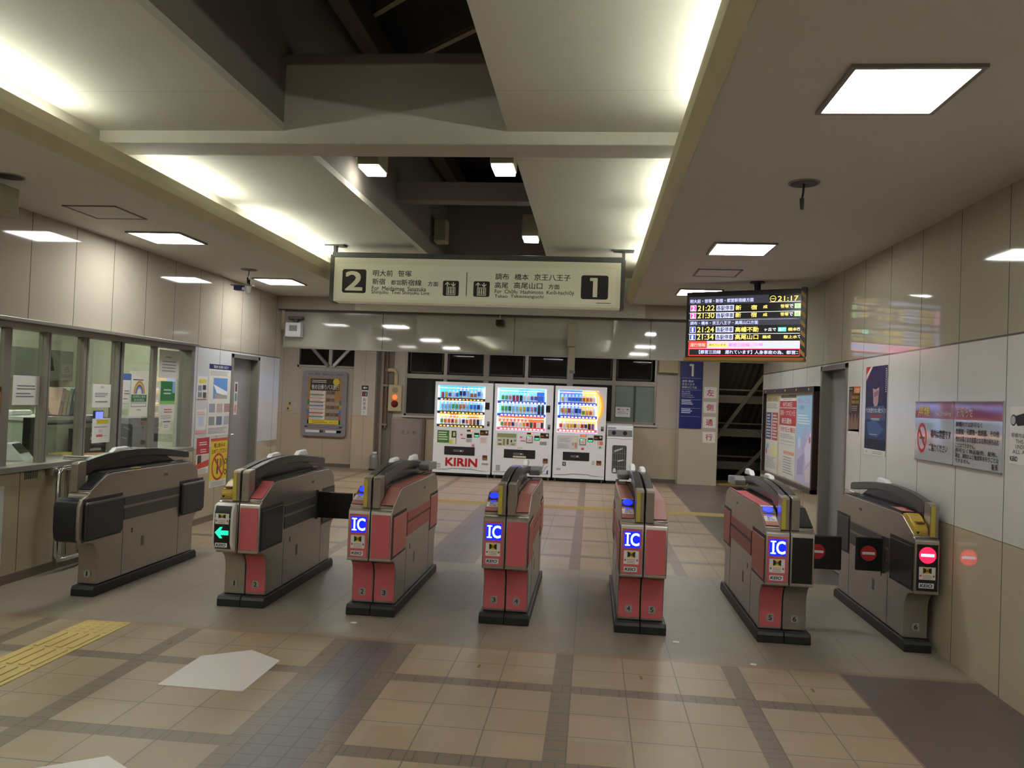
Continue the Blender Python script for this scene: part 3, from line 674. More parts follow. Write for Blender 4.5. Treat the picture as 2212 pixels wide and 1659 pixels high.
def half(t, s, st, n, cap_y, hood, tall=False):
    """one half of a gate: s=-1 left / +1 right of the centre line; st a dict of looks"""
    i, o_ = s*0.003, s*0.153
    lo, hi = min(i, o_), max(i, o_)
    body = MB().prism(PROF, lo, hi, STEEL, 'x')
    body.build('stainless_body', t, bevel=0.004, smooth=35)
    MB().prism([(-.02, 0), (1.47, 0), (1.47, .045), (1.44, .072), (-.005, .072), (-.02, .05)], s*0.001, s*0.172, RUBBER, 'x').build('base_plinth', t, bevel=0.006)
    a, b_ = s*0.014, s*0.142; x0, x1 = min(a, b_), max(a, b_); xm = (x0+x1)/2
    F = frame((0, -.104, 0), (1, 0, 0), (0, 0, 1))
    # front panel in the head
    if st['front'] == 'bulge':       # lit display head with a white rounded rim
        MB().prism([(-.104, .405), (-.145, .425), (-.168, .47), (-.172, .57), (-.168, .68), (-.150, .73), (-.104, .745)], x0-.012, x1+.004, M('white_rim', (214, 214, 210), 0.35), 'x').build('display_rim', t, bevel=0.008, smooth=40)
        d = MB().prism([(-.13, .42), (-.149, .43), (-.172, .475), (-.1765, .57), (-.172, .68), (-.155, .725), (-.13, .735)], x0+.004, x1-.012, BLACK, 'x').build('display_panel', t, smooth=40)
        X = frame((0, -.1775, 0), (1, 0, 0), (0, 0, 1))
        mb = MB(); c = xm-.004
        mb.poly([(c-.048, .545), (c-.012, .583), (c+.006, .583), (c-.010, .560), (c+.048, .560), (c+.048, .530), (c-.010, .530), (c+.006, .507), (c-.012, .507)], K('19e08a', 0.5, 1.7), 0, 0.002, X)
        mb.build('green_arrow', d)
        mb = MB(); keio(mb, X, c, .46, .085, .03); mb.rect(x0, .641, x1-.006, .645, PAPER, 0.0, 0.004, X); mb.build('logo_label', d)
        mb = MB(); sticker(mb, frame((0, -.1780, 0), (1, 0, 0), (0, 0, 1)), c, .640, .098, .072); mb.build('warning_sticker', d)
    elif st['front'] == 'pad':       # bulging black pad
        MB().prism([(-.10, .400), (-.135, .405), (-.165, .44), (-.175, .50), (-.175, .66), (-.160, .70), (-.125, .718), (-.10, .72)], lo-.055 if s > 0 else lo, hi-.02, M('navy_black_pad', (24, 28, 34), 0.4), 'x').build('front_pad', t, bevel=0.012, smooth=40)
        MB().prism([(-.105, .39), (-.155, .40), (-.182, .44), (-.188, .52), (-.186, .66), (-.16, .715), (-.105, .735)], hi-.022, hi+.002, STEEL, 'x').build('pad_rim', t, bevel=0.005, smooth=40)
    else:
        col = {'pink': PINK, 'black': BLACK, 'ic': PINK, 'stop': BLACK}[st['front']]
        p = MB().rect(x0, .418, x1, .712, col, 0, 0.003, F).build('front_panel', t, bevel=0.001)
        X = frame((0, -.1075, 0), (1, 0, 0), (0, 0, 1))
        if st['front'] == 'ic':
            mb = MB().rect(xm-.052, .588, xm+.052, .695, K('0618e8', 0.4, 1.6), 0, 0.002, X).build('ic_display', p)
            MB().rect(xm-.035, .605, xm-.023, .680, K('bcd8ff', 0.4, 1.6), 0.002, 0.001, X).rect(xm-.046, .600, xm-.012, .609, K('bcd8ff', 0.4, 1.6), 0.002, 0.001, X).rect(xm-.046, .676, xm-.012, .685, K('bcd8ff', 0.4, 1.6), 0.002, 0.001, X).text('C', xm-.009, .602, xm+.046, .683, K('bcd8ff', 0.4, 1.6), 0.0025, 0.03, X).build('ic_lettering', mb)
            mb = MB(); sticker(mb, X, xm-.002, .524, .098, .088); mb.build('warning_sticker', p)
            mb = MB(); keio(mb, X, xm-.005, .446, .086, .032); mb.build('logo_label', p)
        if st['front'] == 'stop':
            mb = MB(); no_entry(mb, X, xm, .645, .052, K('f01838', 0.4, 2.2), K('d8d8ff', 0.4, 1.6)); mb.build('no_entry_light', p)
            mb = MB(); sticker(mb, X, xm, .530, .100, .080); mb.build('warning_sticker', p)
            mb = MB(); keio(mb, X, xm-.004, .452, .092, .032); mb.build('logo_label', p)
    MB().box(lo+.002, hi-.002, -.108, -.100, .397, .412, STEEL).build('lip_trim', t, bevel=0.002)
    # leg
    if st['leg'] == 'pink':
        MB().ribbon([(.05, .092), (.05, .27), (.044, .305), (.030, .338), (.010, .362)], lo+.006, hi-.006, 0.004, PINK).build('leg_panel', t, smooth=40)
    X = frame((0, .0455, 0), (1, 0, 0), (0, 0, 1))
    number(t, s, X, s*0.078, .150, n, 1 if s > 0 else -1)
    # sloping top
    S = slope_frame(0); c0, c1 = s*0.066, s*0.149; q0, q1 = (s*0.064, s*0.149)
    u0, u1 = min(q0, q1), max(q0, q1); um = (u0+u1)/2
    sc_ = {'pink': PINK, 'pinkb': PINKB, 'black': BLACK, 'ic': PINKB, 'slot': YEL}[st['slope']]
    if st['slope'] == 'slot':
        m_ = MB().prism([(-.075, .765), (-.075, .80), (-.05, .832), (-.01, .848), (.02, .872), (.07, .888), (.12, .878), (.13, .86)], u0, u1, YEL, 'x').build('ticket_slot_block', t, bevel=0.006, smooth=30)
        MB().box(u0+.018, u1-.018, -.066, -.02, .838, .846, K('6a3a26')).build('ticket_slot', m_)
        mb = MB(); X2 = frame((0, -.0755, 0), (1, 0, 0), (0, 0, 1)); mb.text('きっぷ', um-.002, .772, um+.033, .786, INK, 0.0005, 0.02, X2); mb.poly([(um-.034, .788), (um-.008, .788), (um-.018, .772), (um-.024, .772)], INK, 0.0003, 0.0005, X2); mb.build('slot_label', m_)
    else:
        cv = MB().rect(u0, 0, u1, SLEN, sc_, 0.001, 0.006, S).build('sloping_cover', t, bevel=0.002)
        if st['slope'] == 'ic':
            Z = slope_frame(0) @ T3(0, 0, 0.007)
            mb = MB().rect(u0+.004, SLEN*.58, u1-.002, SLEN*1.0, BLACK, 0, 0.003, Z).build('card_reader', cv)
            MB().disc(um, SLEN*.79, .034, BLUE_E, 0.003, 0.003, SLEN*.16, X=Z).build('reader_light', mb)
            MB().rect(u0, SLEN*.94, u1, SLEN*1.0, STEEL, 0.003, 0.001, Z).build('reader_bezel', mb)
            MB().rect(um-.02, SLEN*.47, um+.02, SLEN*.52, BLUE_E, 0.0, 0.002, Z).build('pilot_light', cv)
            mb = MB().rect(u0+.003, SLEN*.20, u1-.003, SLEN*.46, PAPER, 0, 0.001, Z)
            mb.text('IC', um-.016, SLEN*.33, um+.012, SLEN*.44, K('20306a'), 0.0012, 0.03, Z).text('専用', um-.024, SLEN*.22, um+.024, SLEN*.31, K('20306a'), 0.0012, 0.0, Z)
            mb.build('ic_only_label', cv)
    # flat top cover
    tc = {'dark': M('dark_top_plastic', (52, 51, 50), 0.3), 'pink': PINK, 'pinkb': PINKB}[st['top']]
    tp = MB().prism([(.14, .869), (.20, .8745), (1.31, .8715), (1.39, .848), (1.39, .853), (1.31, .879), (.20, .882), (.14, .877)], u0, u1, tc, 'x').build('top_cover', t, bevel=0.002)
    MB().box(u0+.008, u1-.008, 1.06, 1.26, .879, .882, K('2a211f', 0.15)).build('rear_display_glass', tp)
    MB().box(s*0.06, s*0.064, .14, 1.36, .860, .884, BLACK).build('cover_gap', tp)
    # post and arched rail
    pc = s*0.006; pd = s*0.060
    MB().prism([(-.088, .752), (-.088, .950), (-.080, .962), (-.064, .967), (.012, .972), (.012, .752)], min(pc, pd), max(pc, pd), STEEL, 'x').build('gate_post', t, bevel=0.005)
    if s < 0:
        MB().box(-.056, -.030, -.091, -.087, .760, .952, M('yellow_strip', (186, 170, 60), 0.5)).bars(-.052, -.925, -.036, -.80, 1, K('6a6420')).build('post_strip', t)
    up = [(.012, .972), (.10, .986), (.25, 1.006), (.45, 1.021), (.65, 1.024), (.90, 1.014), (1.15, .990), (1.40, .962), (1.46, .952), (1.475, .935), (1.475, .895)]
    dn = [(1.40, .900), (1.15, .930), (.90, .956), (.65, .964), (.45, .955), (.25, .930), (.10, .890), (.012, .868)]
    MB().prism(up+dn, min(pc, pd), max(pc, pd), DGREY, 'x').build('arched_rail', t, bevel=0.006, smooth=30)
    MB().prism([(.012, .866), (.10, .858), (1.30, .872), (1.15, .932), (.90, .958), (.65, .966), (.45, .957), (.25, .932), (.10, .894), (.012, .874)], s*.010, s*.026, K('222122', 0.25), 'x').build('inner_fin', t)
    if cap_y is not None:
        MB().prism([(cap_y-.13, 1.008), (cap_y-.07, 1.046), (cap_y+.08, 1.050), (cap_y+.13, 1.000)], min(s*.012, s*.052), max(s*.012, s*.052), WHITE, 'x').build('sensor_cap', t, bevel=0.010)
    if hood:
        MB().prism([(1.12, .915), (1.12, .960), (1.20, .985), (1.46, .965), (1.46, .900), (1.30, .905)], min(s*.05, s*.14), max(s*.05, s*.14), M('grey_hood', (120, 120, 122), 0.3), 'x').build('rear_hood', t, bevel=0.008)
    # outer side
    sd = st.get('side')
    if sd:
        c = {'pink': M('pink_side_panel', (176, 96, 92), 0.45), 'black': M('black_side_panel', (42, 42, 42), 0.45)}[sd]
        cs = {'pink': M('pink_stripe', (160, 84, 78), 0.45), 'black': M('charcoal_stripe', (66, 63, 60), 0.5)}[sd]
        ox = o_
        def sp(y0, y1, z0, z1, m, nm, d=0.006, bv=0.004):
            return MB().box(ox, ox+s*d, y0, y1, z0, z1, m).build(nm, t, bevel=bv)
        bulge = 0.03 if st['front'] == 'pad' else 0.008
        for y0, y1 in ((-.075, .300), (1.175, 1.47)) if st['front'] != 'pad' else ((-.14, .31), (1.17, 1.56)):
            sp(y0-.012, y1+.012, .408, .712, K('2e2b28'), 'side_recess', 0.0025, 0)
            sp(y0, y1, .425, .690, c, 'side_panel', bulge, 0.02 if st['front'] == 'pad' else 0.006)
        sp(.345, 1.15, .608, .672, cs, 'side_stripe'); sp(.345, 1.15, .498, .588, cs, 'side_stripe')
        sp(.345, 1.15, .590, .606, STEEL_D if sd == 'black' else K('5a3a38'), 'stripe_gap', 0.003, 0)
        for yy in (.345, 1.16): sp(yy, yy+.004, .08, .42, K('4a4640'), 'panel_joint', 0.0012, 0)
        sp(.60, .64, .255, .335, K('6e675f'), 'rating_plate', 0.0015, 0); sp(.46, .475, .385, .42, K('26221e'), 'keyhole', 0.0015, 0)
        sp(.90, .96, .785, .805, K('5a554c'), 'small_mark', 0.0012, 0)
    if st['front'] == 'pad':
        MB().prism([(1.47, .40), (1.56, .42), (1.585, .50), (1.58, .66), (1.55, .70), (1.47, .715)], lo, hi+.004, BLACK, 'x').build('rear_pad', t, bevel=0.012)
def flap(t, s, y, x0, x1, z0, z1, sign):
    a, b_ = min(x0, x1), max(x0, x1)
    f = MB().box(a, b_, y-.012, y+.012, z0, z1, BLACK).build('gate_flap', t, bevel=0.008)
    MB().cyl((x0, y, z0-.01), (x0, y, z1+.01), 0.016, K('2c2c2e')).build('flap_hinge', f)
    if sign:
        mb = MB(); cx = (x0+x1)/2+s*0.01
        no_entry(mb, frame((0, y-.0135, 0), (1, 0, 0), (0, 0, 1)), cx, (z0+z1)/2+.005, .054, K('b02a2a'), PAPER); mb.build('no_entry_mark', f)
def gate(x, label): return thing('ticket_gate', label, 'ticket gate', T3(x, YG, 0), 'row of ticket gates')
IC = dict(front='ic', leg='pink', slope='ic', top='pinkb')
PK = dict(front='pink', leg='pink', slope='pinkb', top='pinkb')
g = gate(-3.685, 'plain steel single gate with black bulging pads beside the ticket office, numbered 1')
half(g, 1, dict(front='pad', leg='plain', slope='black', top='dark', side='black'), '1', .45, False)
MB().box(.10, .15, .50, .56, .8815, .886, YEL).build('yellow_slot', g)
g = gate(-2.41, 'gate with green arrow display and yellow ticket slot, numbered 1 and 2')
half(g, -1, dict(front='bulge', leg='plain', slope='slot', top='dark'), '1', .55, False)
MB().disc(-.105, .17, .03, BLUE_E, .884, .003, .05).build('reader_light', g)
half(g, 1, dict(front='pink', leg='pink', slope='pink', top='dark', side='black'), '2', .95, False)
flap(g, 1, 1.03, .155, .462, .488, .705, False)
g = gate(-1.474, 'pink gate with blue IC sign whose legs are numbered 2 and 3')
half(g, -1, dict(IC), '2', .62, False); half(g, 1, dict(PK, side='pink'), '3', 1.0, True)
flap(g, -1, 1.03, -.155, -.462, .488, .705, False)
g = gate(-.543, 'pink gate with blue IC sign whose legs are numbered 3 and 4')
half(g, -1, dict(IC), '3', None, False); half(g, 1, dict(PK, side='pink'), '4', 1.0, True)
g = gate(.376, 'pink gate with blue IC sign whose legs are numbered 4 and 5')
half(g, -1, dict(IC, side='pink'), '4', 1.05, True); half(g, 1, dict(PK), '5', .80, False)
g = gate(1.31, 'half pink half black gate whose legs are numbered 5 and 6, flap with no-entry mark')
half(g, -1, dict(IC, side='pink', top='pink'), '5', 1.1, True); half(g, 1, dict(front='black', leg='plain', slope='black', top='dark'), '6', .70, False)
flap(g, 1, .53, .155, .515, .398, .640, True)
g = gate(2.235, 'single gate against the right wall with lit red no-entry display, numbered 6')
half(g, -1, dict(front='stop', leg='plain', slope='slot', top='dark', side='black'), '6', .80, False)
flap(g, -1, .43, -.155, -.345, .424, .662, True)
Xp = frame((0, .15, .887), (1, 0, 0), (0, 1, 0.02))
mb = MB().rect(-.142, 0, -.068, .20, K('d9b8b4', 0.3), 0, 0.001, Xp).rect(-.142, .02, -.068, .18, K('c23a38', 0.35), 0.001, 0.0008, Xp)
mb.bars(-.134, .04, -.080, .16, 4, PAPER, 0.0018, 0.35, 0.4, Xp).build('red_notice', g)
# ------------------------------------------------------------------ overhead platform sign
SIGNC = M('warm_white_sign_face', (206, 204, 178), 0.5, 0, 0.05, 0.02, 6)
IRON = M('iron_grey_paint', (74, 76, 72), 0.45, 0.2, 0, 0.06, 10)
YS = 8.52
sg = thing('platform_sign', 'wide cream hanging sign with black number 2 and number 1 squares', 'sign', T3(0, YS, 0))
MB().box(-2.880, .262, -.10, .10, 2.545, 3.035, SIGNC).build('sign_box', sg, bevel=0.006)
MB().box(-2.90, .285, -.115, .115, 3.03, 3.085, IRON).build('top_bar', sg, bevel=0.003)
for x in (-2.905, .285):
    MB().box(x-.022, x+.022, -.10, .10, 2.535, 3.06, IRON).build('end_post', sg, bevel=0.003)
    MB().box(x-.016, x+.016, -.03, .03, 3.05, 3.17, IRON).build('hanger', sg)
    MB().box(x-.11, x+.11, -.06, .06, 3.165, 3.180, IRON).build('ceiling_plate', sg)
FR = frame((0, -.1015, 0), (1, 0, 0), (0, 0, 1))
SX = lambda px: -2.880+(px-100)/(2035-100)*3.142       # across the sign face
def SZ(px, py):                                        # undo the tilt of the photographed sign
    t_ = (px-100)/1935.0
    top = 108+t_*40; bot = 424+t_*50
    return 3.035-(py-top)/(bot-top)*0.49
lt = MB()
def st(s, x0, y0, x1, y1, b_=0.0): MB().text(s, SX(x0), SZ((x0+x1)/2, y1), SX(x1), SZ((x0+x1)/2, y0), INK, 0.0012, b_, FR).build('lettering', sg)
MB().rect(SX(122), SZ(122, 404), SX(2004), SZ(122, 158), M('sign_inner_panel', (214, 212, 188), 0.5, 0, 0.05, 0.02, 6), 0, 0.0008, FR).build('face_panel', sg)
def rbox(mb, x0, y0, x1, y1, r, m, X, z=0.0, t=0.001):
    p = []
    for cx, cy, a in ((x1-r, y1-r, 0), (x0+r, y1-r, 90), (x0+r, y0+r, 180), (x1-r, y0+r, 270)):
        for k in range(5): p.append((cx+r*math.cos(math.radians(a+k*22.5)), cy+r*math.sin(math.radians(a+k*22.5))))
    return mb.poly(p, m, z, t, X)
for x0, y0, x1, y1, r in ((160, 198, 326, 367, .025), (1777, 241, 1955, 411, .025), (855, 280, 963, 388, .018), (1062, 284, 1171, 394, .018)):
    xm = (x0+x1)/2
    sq = MB(); rbox(sq, SX(x0), SZ(xm, y1), SX(x1), SZ(xm, y0), r, INK, FR, 0.001); sq.build('number_square' if r > .02 else 'elevator_square', sg)
wt = MB()
wt.text('2', SX(185), SZ(243, 347), SX(297), SZ(243, 215), SIGNC, 0.0026, 0.03, FR).build('numeral', sg)
wt = MB()
wt.poly([(SX(x), SZ(1866, y)) for x, y in ((1834, 259), (1884, 259), (1884, 395), (1855, 395), (1855, 281), (1834, 281))], SIGNC, 0.0022, 0.0006, FR).build('numeral', sg)
for x0 in (855, 1062):
    wt = MB(); xm = x0+54; Zp = lambda y: SZ(xm, y+(4 if x0 > 900 else 0))
    for dx, up in ((30, 1), (70, 0)):
        a, b_ = (Zp(290), Zp(320)); cx = SX(x0+dx)
        tip, tail = (a, b_) if up else (b_, a); sgn = 1 if up else -1
        wt.rect(cx-.006, min(tip, tail), cx+.006, max(tip, tail), SIGNC, 0.0022, 0.0006, FR)
        wt.poly([(cx-.026, tip-sgn*.022), (cx, tip+sgn*.004), (cx+.026, tip-sgn*.022), (cx+.026, tip-sgn*.034), (cx, tip-sgn*.012), (cx-.026, tip-sgn*.034)], SIGNC, 0.0024, 0.0006, FR)
    X0, X1, Y0, Y1 = SX(x0+25), SX(x0+85), Zp(382), Zp(324)
    for q in ((X0, Y0, X1, Y0+.008), (X0, Y1-.008, X1, Y1), (X0, Y0, X0+.008, Y1), (X1-.008, Y0, X1, Y1)): wt.rect(*q, SIGNC, 0.0022, 0.0006, FR)
    for k in range(3):
        cx = X0+(X1-X0)*(0.24+0.26*k)
        wt.rect(cx-.008, Y0+.014, cx+.008, Y0+.058, SIGNC, 0.0022, 0.0006, FR).disc(cx, Y0+.069, .0085, SIGNC, 0.0022, 0.0006, X=FR)
    wt.build('elevator_pictogram', sg)
st('明大前', 372, 204, 508, 248, .016); st('笹塚', 546, 208, 637, 251, .016)
st('新宿', 370, 264, 458, 307, .016); st('都営', 498, 276, 568, 310, .016); st('新宿線', 570, 272, 708, 316, .016); st('方面', 752, 286, 822, 320, .02)
st('For  Meidaimae  Sasazuka', 368, 321, 740, 352, .012); st('Shinjuku  Toei Shinjuku Line', 366, 352, 764, 384, .012)
st('調布', 1207, 228, 1297, 272, .016); st('橋本', 1336, 231, 1428, 275, .016); st('京王八王子', 1466, 234, 1706, 279, .016)
st('高尾', 1204, 290, 1294, 333, .016); st('高尾山口', 1332, 292, 1522, 337, .016); st('方面', 1563, 305, 1635, 340, .02)
st('For  Chōfu  Hashimoto  Keiō-hachiōji', 1206, 346, 1732, 382, .012); st('Takao', 1206, 378, 1292, 400, .012); st('Takaosanguchi', 1312, 380, 1532, 408, .012)
lt.rect(SX(1012), SZ(1014, 389), SX(1017), SZ(1014, 219), INK, 0.001, 0.0008, FR)
lt.bars(SX(1880), SZ(1920, 442), SX(1975), SZ(1920, 434), 1, INKG, 0.001, 0.7, 0.0, FR)
lt.build('divider_and_maker_print', sg)
# ------------------------------------------------------------------ departure board
BX = frame((1.5225, 8.30, 2.385), (1.099, -0.50, 0), (0, 0, 1))
bd = thing('departure_board', 'black electronic departure board with yellow times, hung from the ceiling', 'screen', BX)
W2, H2 = 0.604, 0.365
MB().box(-W2, W2, -H2+.03, H2, -.12, 0, BLACK).build('case', bd, bevel=0.008)
MB().box(-W2-.01, W2+.005, -H2, -H2+.036, -.13, .018, M('amber_bumper', (168, 122, 40), 0.5)).build('lower_bumper', bd, bevel=0.004)
hz = MB(); hz.box(W2-.035, W2+.012, -H2+.05, H2+.012, -.09, .012, BLACK)
for k in range(7):
    y0 = H2-.02-k*.097
    hz.poly([(W2-.034, y0), (W2+.011, y0-.05), (W2+.011, y0-.092), (W2-.034, y0-.045)], K('c0933a'), .0125, .001)
hz.build('striped_corner_guard', bd)
MB().cyl((0.12, 0.36, -.06), (0.12, 0.46, -.06), 0.035, BLACK).cyl((0.12, 0.442, -.06), (0.12, 0.455, -.06), 0.075, K('3a3634')).build('ceiling_mount', bd)
SCR = M('screen_black', (10, 10, 14), 0.2, 0, 0.3)
scr = MB().rect(-W2+.03, -H2+.045, W2-.037, H2-.055, SCR, 0, 0.002).build('screen', bd)
# content: fractions of a strip photographed almost square on (x 225..1870, y 275..1205 of it)
bx = lambda x: -W2+.03+(x-215)/(1875-215)*(2*W2-.067)
def by(x, y):
    t_ = (x-215)/1660.0
    top = 300-t_*55; bot = 1205-t_*8
    return H2-.055-(y-top)/(bot-top)*(2*H2-.10)
EY = K('ffe070', 0.5, 1.1); EW = K('ccd2ff', 0.5, 1.0); EWh = K('ffffff', 0.5, 1.1)
pr = MB(); tx = MB()
def br(x0, y0, x1, y1, m, z=.002, xm=None):
    xm = (x0+x1)/2 if xm is None else xm
    pr.rect(bx(x0), by(xm, y1), bx(x1), by(xm, y0), m, z, .0006)
def bt(s, x0, y0, x1, y1, m, b_=0.02, z=.0042):
    xm = (x0+x1)/2; MB().text(s, bx(x0), by(xm, y1), bx(x1), by(xm, y0), m, z, b_).build('lettering', scr)
GRB = K('484858', 0.5, .35)
br(215, 275, 1420, 398, GRB); br(215, 615, 1875, 725, GRB)
bt('明大前・笹塚・新宿・都営新宿線方面', 232, 320, 1197, 378, EW, .015); bt('調布・橋本・京王八王子・高尾山口方面', 244, 660, 1272, 714, EW, .015)
pr.ring(bx(1478), by(1478, 318), .026, .031, EY, .002); pr.rect(bx(1452), by(1478, 324), bx(1506), by(1478, 315), EY, .002, .0006)
bt('21:17', 1548, 276, 1836, 350, EY, .01)
br(1430, 360, 1868, 366, EWh, .002)
for y, tr, tm, dest, c in ((465, '2', '21:22', '新　宿', 'f030a8'), (578, '2', '21:30', '新　宿', 'f030a8'), (795, '1', '21:24', '高幡不動', '1c2cb0'), (908, '1', '21:34', '高尾山口', '1c2cb0')):
    dy = 0
    br(238, y-42, 330, y+48, EWh); br(244, y-36, 324, y+42, K(c, 0.5, 1.0), .0027)
    if tr == '1': bt(tr, 272, y-24, 294, y+32, EWh, .03)
    else: bt(tr, 262, y-24, 306, y+32, EWh, .03)
    bt(tm, 355, y-42, 615, y+40, EY, .01)
    br(642, y-48, 910, y+38, EW); bt('各駅停車', 652, y-40, 902, y+32, K('101830'), .03)
    if '新' in dest: bt('新', 935, y-46, 1018, y+26, EY, .02); bt('宿', 1165, y-50, 1250, y+20, EY, .02)
    else: bt(dest, 940, y-46, 1282, y+30, EY, .02)
    br(220, y+56, 1870, y+61, EWh)
for y in (430, 550):
    bt('成', 1340, y-14, 1402, y+36, EY, .02); bt('笹塚', 1590, y-26, 1705, y+28, EY, .02); bt('で', 1712, y-24, 1765, y+24, EWh, .02)
    br(1788, y-40, 1872, y+30, K('c8f0b0', 0.5, 1.0)); bt('区', 1808, y-24, 1855, y+16, K('5a9a50'), .01)
bt('ヶ丘で', 1365, 762, 1535, 808, EWh, .01); br(1562, 750, 1680, 815, K('20c8b0', 0.5, 1.0)); bt('急行', 1568, 758, 1672, 808, EWh, .01); bt('橋本', 1705, 755, 1828, 805, EY, .02); bt('行', 1832, 753, 1872, 803, EWh, .02)
bt('編成', 1345, 872, 1462, 922, EY, .02); bt('桜上水', 1645, 870, 1838, 920, EY, .02); bt('て', 1845, 870, 1876, 915, EWh, .01)
br(228, 966, 1878, 1080, K('ffb0d8', 0.5, 1.0)); br(228, 970, 515, 1080, K('f84038', 0.5, 1.0), .0027); bt('運行情報', 255, 1000, 492, 1056, K('ffb8b0', 0.5, 1.0), .02)
br(530, 1005, 828, 1058, K('ffd860', 0.5, 0.9), .0027); bt('遅れています', 545, 1010, 805, 1042, K('4a3a18'), .01)
br(1240, 975, 1872, 1058, K('c0c8ff', 0.5, 0.9), .0026); bt('都営三田線', 848, 1000, 1160, 1048, K('f06aa8', 0.5, .9), .02); bt('全線', 1230, 990, 1355, 1038, K('f06aa8', 0.5, .9), .02)
for q in ((228, 1080, 1878, 1088), (232, 1182, 1878, 1192), (228, 1080, 240, 1192), (1868, 1080, 1880, 1192)): br(*q, K('f03830', 0.5, 1.0), .0026, 1050)
bt('【都営三田線　遅れています】', 395, 1104, 1198, 1162, EW, .02); bt('人身事故の為、', 1238, 1104, 1648, 1160, EW, .02); bt('都営ﾆ', 1690, 1102, 1855, 1158, EW, .02)
pr.build('lit_print', scr)
# ------------------------------------------------------------------ vending machines
YV = 15.15
ORD = ['first', 'second', 'third', 'fourth', 'fifth', 'sixth', 'seventh', 'eighth', 'ninth', 'tenth', 'eleventh', 'twelfth', 'thirteenth']
CN = {'w': ('white', 'e4e4e6'), 'r': ('red', 'b83034'), 'g': ('green', '5fb04a'), 'd': ('dark green', '2f6a4a'), 'b': ('blue', '3f78c8'), 'n': ('navy', '26306e'), 'l': ('light blue', '9fc4e0'),
      'o': ('orange', 'd97a34'), 'y': ('yellow', 'd8b84a'), 'k': ('black', '2a2a2c'), 'p': ('pink', 'd88a94'), 'm': ('brown', '8a5a38'), 'u': ('purple', '7a5a9a'), 't': ('amber', 'b8702c')}
FRONT_GLASS = glass('display_glass', (0.97, 0.98, 0.98, 1), 0.10)
class Map:
    def __init__(s, c, w_): s.c = c; s.w = w_
    def __call__(s, x, y):
        (ax, ay), (bx_, by_), (cx, cy), (dx, dy) = s.c
        u = v = 0.5
        for _ in range(6):
            yt = ay+(by_-ay)*u; yb = cy+(dy-cy)*u; v = (y-yt)/(yb-yt)
            xl = ax+(cx-ax)*v; xr = bx_+(dx-bx_)*v; u = (x-xl)/(xr-xl)
        return u*s.w, 1.83-v*1.77
def drink(kind, c, X, label, group):
    nm, hx = CN[c]; lab = K(hx, 0.4); cap = K('e8e8ea', 0.4); clear = K({'k': '3a2a22', 'w': 'dfe6ea'}.get(c, 'd0d8dc'), 0.25)
    mb = MB()
    if kind == 'can':
        mb.lathe([(.001, 0), (.026, 0), (.030, .008), (.030, .108), (.026, .118), (.001, .119)], 0, 0, [ALU, ALU, lab, ALU, ALU], 12); cat = 'can'
    elif kind == 'bottle':
        mb.lathe([(.001, 0), (.030, 0), (.031, .05), (.031, .14), (.024, .175), (.013, .195), (.013, .215), (.001, .216)], 0, 0, [clear, clear, lab, clear, clear, cap, cap], 12); cat = 'bottle'
    else:
        mb.lathe([(.001, 0), (.030, 0), (.031, .03), (.031, .10), (.022, .130), (.014, .142), (.014, .160), (.001, .161)], 0, 0, [clear, clear, lab, clear, clear, cap, cap], 12); cat = 'bottle'
    o = mb.build('drink_can' if kind == 'can' else 'drink_bottle', X=X, smooth=30)
    return tag(o, label, cat, group)
